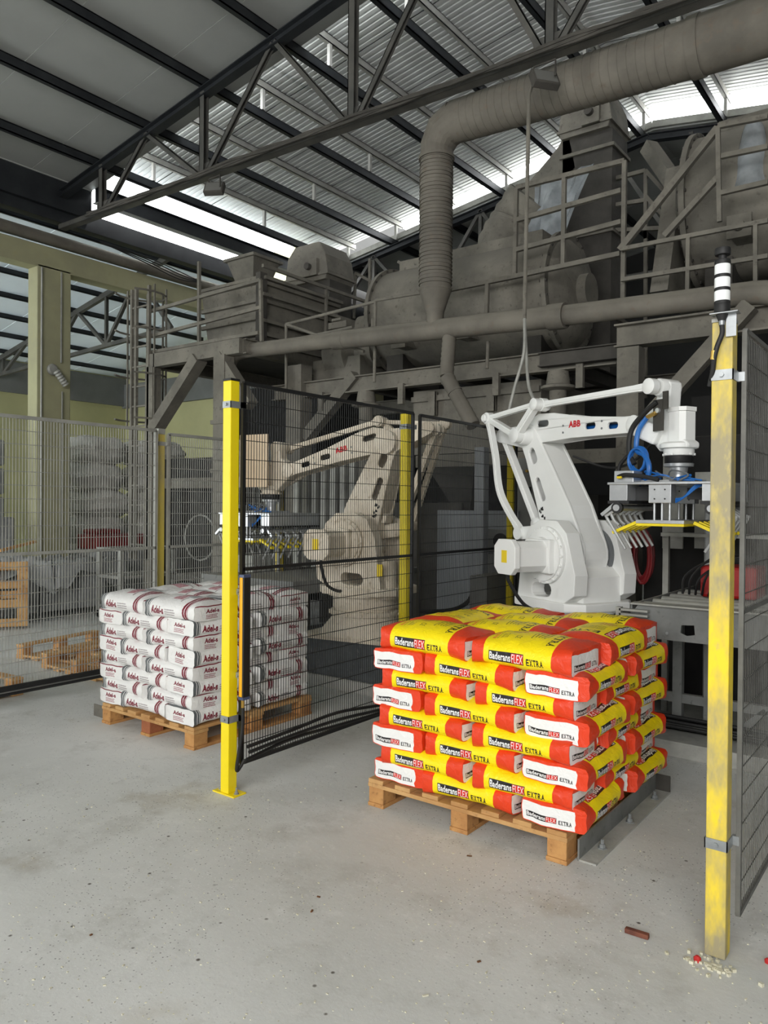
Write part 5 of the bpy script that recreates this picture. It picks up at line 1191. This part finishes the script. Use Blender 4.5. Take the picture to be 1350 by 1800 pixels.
T1_('hose_coil', mb, 'red_hose', 'dark red hose coil hanging behind the infeed conveyor', 'hose')
T1_('tool_case', MB().box((-1.34, 5.2, .985), (-1.0, 5.5, 1.19)), 'red_case', 'red case standing on the conveyor frame', 'case', bv=.02)
mb = MB()
for k in range(5): mb.tube(smooth_path([(-1.44+.04*k, 5.18, 1.0), (-1.42+.05*k, 5.16-.02*k, 1.12+.03*math.sin(3*k)), (-1.28+.03*k, 5.2, 1.22+.03*math.sin(2*k)), (-1.12, 5.25, 1.22+.01*k), (-1.0, 5.3, 1.24)], 5), .008, 6)
T1_('cable_tangle', mb, 'black_rubber', 'tangled black cables over the red case', 'cable')
for i, (pa_, pb_, lb) in enumerate(((P(1166, 780, y=5.9), P(1200, 965, y=5.9), 'left speckled panel behind the gripper'), (P(1222, 830, y=5.9), P(1252, 965, y=5.9), 'right speckled panel behind the gripper'))):
    T1_('dirty_panel', MB().box((pa_.x, 5.9, pb_.z), (pb_.x, 5.93, pa_.z)), 'galv_dusty', lb, 'panel', 'speckled panels')
T1_('pneumatic_column', MB().cyl((-1.38, 5.6, .10), (-1.38, 5.6, 1.75), .035, 16), 'aluminium_dull', 'round grey column standing behind the gripper', 'column')
T1_('machine_shelf', MB().box((-1.70, 5.55, 1.36), (-.7, 5.75, 1.385)).box((-1.70, 5.6, .10), (-1.66, 5.64, 1.36)), 'galv_dusty', 'narrow grey shelf ledge behind the gripper pads', 'shelf')
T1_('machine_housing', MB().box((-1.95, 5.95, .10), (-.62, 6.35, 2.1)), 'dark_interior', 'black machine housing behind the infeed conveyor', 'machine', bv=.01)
T1_('steel_pole', MB().cyl((-.72, 5.5, .1), (-.72, 5.5, 2.9), .03, 12), 'dusty_steel_dark', 'thin dark pole near the worn right post', 'pole')
# cabinets behind the black fence
T1_('control_cabinet', MB().box((-4.35, 6.7, .45), (-3.42, 7.3, 1.52)), 'cabinet_light', 'pale grey machine cabinet behind the black fence', 'cabinet', bv=.006)
gp = P(844, 910, y=6.3); T1_('square_post', MB().box((gp.x-.05, 6.27, .1), (gp.x+.05, 6.37, 2.12)), 'cabinet_light', 'pale square post between cabinet and cooling unit', 'post', bv=.004)
ac = thing('cooling_unit', (-3.3, 6.6, 1.2), 'grey boxed cooling unit behind the black fence', 'cooling unit')
qa, qb = P(842, 930, y=6.6), P(905, 972, y=6.6)
MB().box((qa.x, 6.6, qb.z), (qb.x, 7.0, qa.z)).build('case', 'cabinet_grey', ac, bevel=.006)
MB().lathe((qa.x+.24, 6.6, (qa.z+qb.z)/2), [(.075, 0), (.075, -.012), (.06, -.014)], 24, 'Y').build('fan_ring', 'dark_interior', ac)
mb = MB()
for k in range(8): z = qb.z+.02+.022*k; mb.box((qa.x+.01, 6.59, z), (qa.x+.10, 6.60, z+.010))
mb.build('grille', 'dark_interior', ac)
T1_('machine_stand', MB().box((qa.x-.05, 6.65, .1), (qb.x+.15, 7.2, qb.z-.02)), 'cabinet_grey', 'grey machine stand under the cooling unit', 'stand', bv=.006)
cc = thing('switch_cabinet', (-3.0, 6.9, .1), 'grey switch cabinet with round knobs behind the white robot', 'cabinet')
qa, qb = P(903, 806, y=6.75), P(968, 1000, y=6.75)
MB().box((qa.x, 6.75, .1), (qb.x, 7.1, qa.z)).build('case', 'cabinet_grey', cc, bevel=.006)
MB().box((qa.x+.03, 6.742, 1.2), (qb.x-.03, 6.75, qa.z-.05)).build('door', 'cabinet_grey', cc)
for k in range(3): q = P(918+9*k, 828, y=6.74); MB().cyl(q, q+Vector((0, -.02, 0)), .014, 12).build('knob', 'brass' if k else 'aluminium', cc)
q = P(927, 863, y=6.74); MB().box((q.x-.04, 6.73, q.z-.04), (q.x+.04, 6.742, q.z+.04)).build('meter', 'dark_interior', cc); MB().cyl(q, q+Vector((0, -.02, 0)), .018, 12).build('switch', 'lens_white', cc)
T1_('junction_box', MB().box((-3.75, 5.45, .10), (-3.35, 5.75, .52)), 'cabinet_grey', 'small grey box behind the middle yellow post', 'box', bv=.008)
T1_('cable_loop', MB().tube(smooth_path([P(735, 1075, y=6.0), P(790, 1073, y=6.0), P(820, 1060, y=6.0), P(832, 1040, y=6.0)], 6), .02, 8), 'black_rubber', 'thick black cable looping down behind the black fence', 'cable')
T1_('conveyor_guard', MB().box((-3.45, 5.85, .10), (-3.28, 6.7, .95)), 'cabinet_grey', 'low grey guard plate behind the black fence', 'guard', bv=.006)
# machinery silhouettes in the gloom behind the robots
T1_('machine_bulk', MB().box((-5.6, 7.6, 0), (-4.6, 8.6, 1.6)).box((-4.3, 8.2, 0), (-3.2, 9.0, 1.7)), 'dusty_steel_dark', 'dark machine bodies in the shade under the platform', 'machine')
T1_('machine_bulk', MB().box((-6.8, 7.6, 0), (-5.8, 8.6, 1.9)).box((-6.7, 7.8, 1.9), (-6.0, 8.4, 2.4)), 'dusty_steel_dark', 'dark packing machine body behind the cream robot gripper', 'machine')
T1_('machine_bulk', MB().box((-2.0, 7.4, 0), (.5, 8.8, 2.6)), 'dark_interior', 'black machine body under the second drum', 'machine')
T1_('sack_conveyor', MB().box((-5.75, 4.75, .78), (-4.55, 5.1, .90)).box((-5.7, 5.1, .80), (-4.9, 7.2, .86)).box((-5.7, 4.8, .1), (-5.62, 4.88, .78)).box((-4.95, 4.95, .1), (-4.88, 5.02, .78)), 'machine_grey', 'grey conveyor frame under the cream robot gripper', 'conveyor')
mb = MB()
for k in range(7): mb.box((-5.75+.13*k, 6.0, .9), (-5.68+.13*k, 6.05, 2.0))
T1_('slotted_guard', mb, 'galv_dusty', 'row of pale upright bars behind the cream robot gripper', 'guard')

# ------------------------------------------------------------------ things behind the left fence
def big_bag(c, sx, sy, h, seed, label, m='white_sack'):
    r = random.Random(seed); ph = [r.uniform(0, 6) for _ in range(6)]
    def fn(u, v):
        a = 2*math.pi*u; k = 1+.05*math.sin(3*a+ph[0])+.05*math.sin(5*v*3+ph[1])
        n = 3.0; ca, sa = math.cos(a), math.sin(a); q = (abs(ca)**n+abs(sa)**n)**(-1/n)
        b = math.sin(math.pi*min(max(v, .02), .98))**.16*(1+.05*math.sin(7*a+ph[3])*math.sin(6*v+ph[4]))
        return (c[0]+sx/2*ca*q*k*b, c[1]+sy/2*sa*q*k*b, c[2]+h*v+.02*math.sin(4*a+ph[2])*b)
    return tag(MB().grid(24, 10, fn).build('bulk_bag', m), label, 'bag', 'bulk bags in the left hall')
wds = ['lowest', 'second', 'third', 'fourth', 'fifth', 'topmost']
for j, (x, y) in enumerate(((-11.75, 7.35), (-11.7, 8.5))):
    z = .0
    for k in range(6):
        h_ = .44; big_bag((x+rnd.uniform(-.06, .06), y+rnd.uniform(-.06, .06), z), 1.05, 1.0, h_+.03, 10*j+k, f'{wds[k]} slumped grey-white bulk bag in the {"nearer" if j == 0 else "farther"} pile behind the column'); z += h_
for k in range(6): T1_('wrapped_bundle', MB().box((-12.3, 4.3, .42*k), (-11.2, 5.6, .42*k+.38)), 'grey_wrap', ['lowest','second','third','fourth','fifth','topmost'][k]+' grey wrapped bundle in the pile left of the column', 'bundle', 'wrapped bundles', bv=.03)
T1_('wrapped_crate', MB().box((-11.15, 4.3, 0), (-10.9, 5.6, 1.35)), 'grey_wrap', 'grey wrapped crate left of the green column', 'crate', bv=.03)
# low wall of wrapped blocks with plastic film on it
wy = [(4.3, 4.85), (4.87, 5.4), (5.42, 5.95), (5.97, 6.4)]
for i, (a, b) in enumerate(wy):
    T1_('wrapped_block', MB().box((-10.5, a, .08), (-9.85, b, .68+.03*(i % 2))), 'grey_wrap', ['nearest', 'second', 'third', 'farthest'][i]+' dull grey wrapped block in the low row behind the left fence', 'block', 'wrapped blocks', bv=.02)
def heap(name, pts, m, label, cat, z0, hgt, seed, n=26):
    """crumpled sheet draped over a box"""
    (x0_, y0_), (x1_, y1_) = pts; r = random.Random(seed); ph = [r.uniform(0, 6) for _ in range(10)]
    def fn(u, v):
        x = x0_+(x1_-x0_)*u; y = y0_+(y1_-y0_)*v
        h = hgt*(math.sin(math.pi*u)**.6)*(math.sin(math.pi*v)**.5)*(.6+.25*math.sin(5*v+ph[0])+.15*math.sin(9*u+ph[1]))
        h += .03*math.sin(17*u+ph[2])*math.sin(21*v+ph[3])+.02*math.sin(37*u+29*v+ph[4])
        edge = min(u, 1-u, v, 1-v); return (x, y, z0+h-(.22 if edge < .04 else 0)*(1+.6*math.sin(8*v+ph[5])))
    return tag(MB().grid(n, n, fn, thick=(0, 0, -.003)).build(name, m), label, cat)
heap('plastic_film', ((-10.55, 4.35), (-9.7, 5.6)), 'white_film', 'crumpled white plastic film heaped on the wrapped blocks', 'plastic film', .72, .26, 3)
heap('plastic_film', ((-10.5, 5.5), (-9.65, 6.7)), 'grey_wrap', 'shiny grey crumpled foil beside the white film', 'plastic film', .72, .12, 8)
T1_('sack_bundle', MB().box((-11.0, 6.6, .85), (-10.4, 7.5, 1.08)).box((-10.9, 6.65, 1.08), (-10.5, 7.1, 1.16)), 'red_hose', 'dark red bundle of packaging behind the foil', 'bundle', bv=.04)
T1_('packing_crate', MB().box((-11.1, 6.5, 0), (-10.3, 7.6, .84)), 'grey_wrap', 'low grey crate under the dark red bundle', 'crate', bv=.02)
# trolley
tr_ = thing('cage_trolley', (-9.2, 6.4, 0), 'grey tube trolley behind the left fence', 'trolley')
X0_, X1_, Y0_, Y1_ = -9.4, -8.9, 6.0, 6.85
for x, y in ((X0_, Y0_), (X1_, Y0_), (X0_, Y1_), (X1_, Y1_)): MB().box((x-.025, y-.025, .1), (x+.025, y+.025, .95)).build('upright', 'galv_dusty', tr_); MB().lathe((x-.02, y, .05), [(.05, 0), (.05, .04)], 12, 'X').build('caster', 'black_rubber', tr_)
for z in (.15, .55, .92): MB().box((X0_-.03, Y0_-.03, z), (X1_+.03, Y0_+.03, z+.04)).box((X0_-.03, Y1_-.03, z), (X1_+.03, Y1_+.03, z+.04)).box((X0_-.03, Y0_, z), (X0_+.02, Y1_, z+.04)).box((X1_-.02, Y0_, z), (X1_+.03, Y1_, z+.04)).build('rail', 'galv_dusty', tr_)
# leaning pallet and upturned empty pallets
def loose_pallet(label, loc, rot, L_=1.2, W_=.9, name='wooden_pallet', nb=6):
    t = thing(name, loc, label, 'pallet', 'empty pallets', local=True); t.rotation_euler = rot
    def M_(n_, a, b, m='wood_pallet'): return MB().box(a, b).build(n_, m, t, bevel=.003)
    for x in (0, L_/2-.05, L_-.10):
        M_('bottom_board', (x, 0, 0), (x+.10, W_, .02))
        for y in (0, W_/2-.06, W_-.12): M_('block', (x+.004, y+.004, .02), (x+.096, y+.116, .10), 'wood_block')
    for y in (0, W_/2-.06, W_-.12): M_('stringer_board', (0, y, .10), (L_, y+.12, .121))
    for i in range(nb): x = i*(L_-.1)/(nb-1); M_('deck_board', (x, .0, .121), (x+.10, W_, .143))
    return t
loose_pallet('upturned empty pallet on the floor whose blocks and runners face up', (-6.43, 4.10, .145), (math.pi, 0, math.radians(192)), 1.1, 1.0)
loose_pallet('upturned empty pallet reaching under the left mesh fence', (-5.80, 3.80, .145), (math.pi, 0, math.radians(180)), 1.1, .8)
loose_pallet('wooden pallet cut by the left picture edge on the floor', (-6.95, 2.0, .145), (math.pi, 0, math.radians(95)), 1.1, 1.0)
loose_pallet('pale wooden pallet leaning upright behind the left fence', (-9.8, 4.30, .80), (0, math.radians(80), math.radians(-28)), .8, .8, nb=4)
T1_('wooden_lath', MB().bar(P(0, 968, x=-9.7), P(62, 952, x=-9.9), .03, .035), 'wood_pallet', 'pale wooden lath lying across the film heap', 'lath')
T1_('steel_rail', MB().box((-9.7, 3.0, 0.0), (-9.6, 5.6, .02)), 'galvanised', 'thin pale steel strip on the floor before the wrapped blocks', 'rail')
# clutter beyond the second left fence panel
T1_('round_fan_guard', MB().tube([P(352+27*math.cos(a*.3927), 945+40*math.sin(a*.3927), y=6.9) for a in range(17)], .012, 6, caps=False), 'galv_dusty', 'round wire guard behind the left fence', 'guard')
T1_('plastic_basket', MB().box((-7.2, 6.3, .70), (-6.7, 6.8, .72)).box((-7.2, 6.3, .72), (-7.17, 6.8, .95)).box((-6.73, 6.3, .72), (-6.7, 6.8, .95)).box((-7.17, 6.3, .72), (-6.73, 6.33, .95)).box((-7.17, 6.77, .72), (-6.73, 6.8, .95)), 'galv_dusty', 'small grey basket behind the white sack stack', 'basket')
T1_('work_bench', MB().box((-7.9, 6.0, .62), (-6.4, 7.0, .68)).box((-7.85, 6.05, 0), (-7.78, 6.12, .62)).box((-6.5, 6.05, 0), (-6.43, 6.12, .62)).box((-7.85, 6.9, 0), (-7.78, 6.97, .62)).box((-6.5, 6.9, 0), (-6.43, 6.97, .62)), 'dusty_steel_dark', 'low dark bench behind the white sack stack', 'bench')
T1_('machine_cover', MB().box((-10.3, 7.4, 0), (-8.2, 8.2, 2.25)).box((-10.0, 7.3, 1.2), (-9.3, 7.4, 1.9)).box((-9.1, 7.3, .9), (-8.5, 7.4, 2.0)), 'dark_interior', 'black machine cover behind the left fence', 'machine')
T1_('machine_bulk', MB().box((-10.3, 9.3, 0), (-8.4, 9.7, 3.6)), 'dark_interior', 'tall black box added to darken the gap behind the plywood shield', 'machine')  # black box added to cover the yellow wall and keep the gap dark
# tidy helper data
for o in bpy.data.objects:
    if '_o' in o: del o['_o']
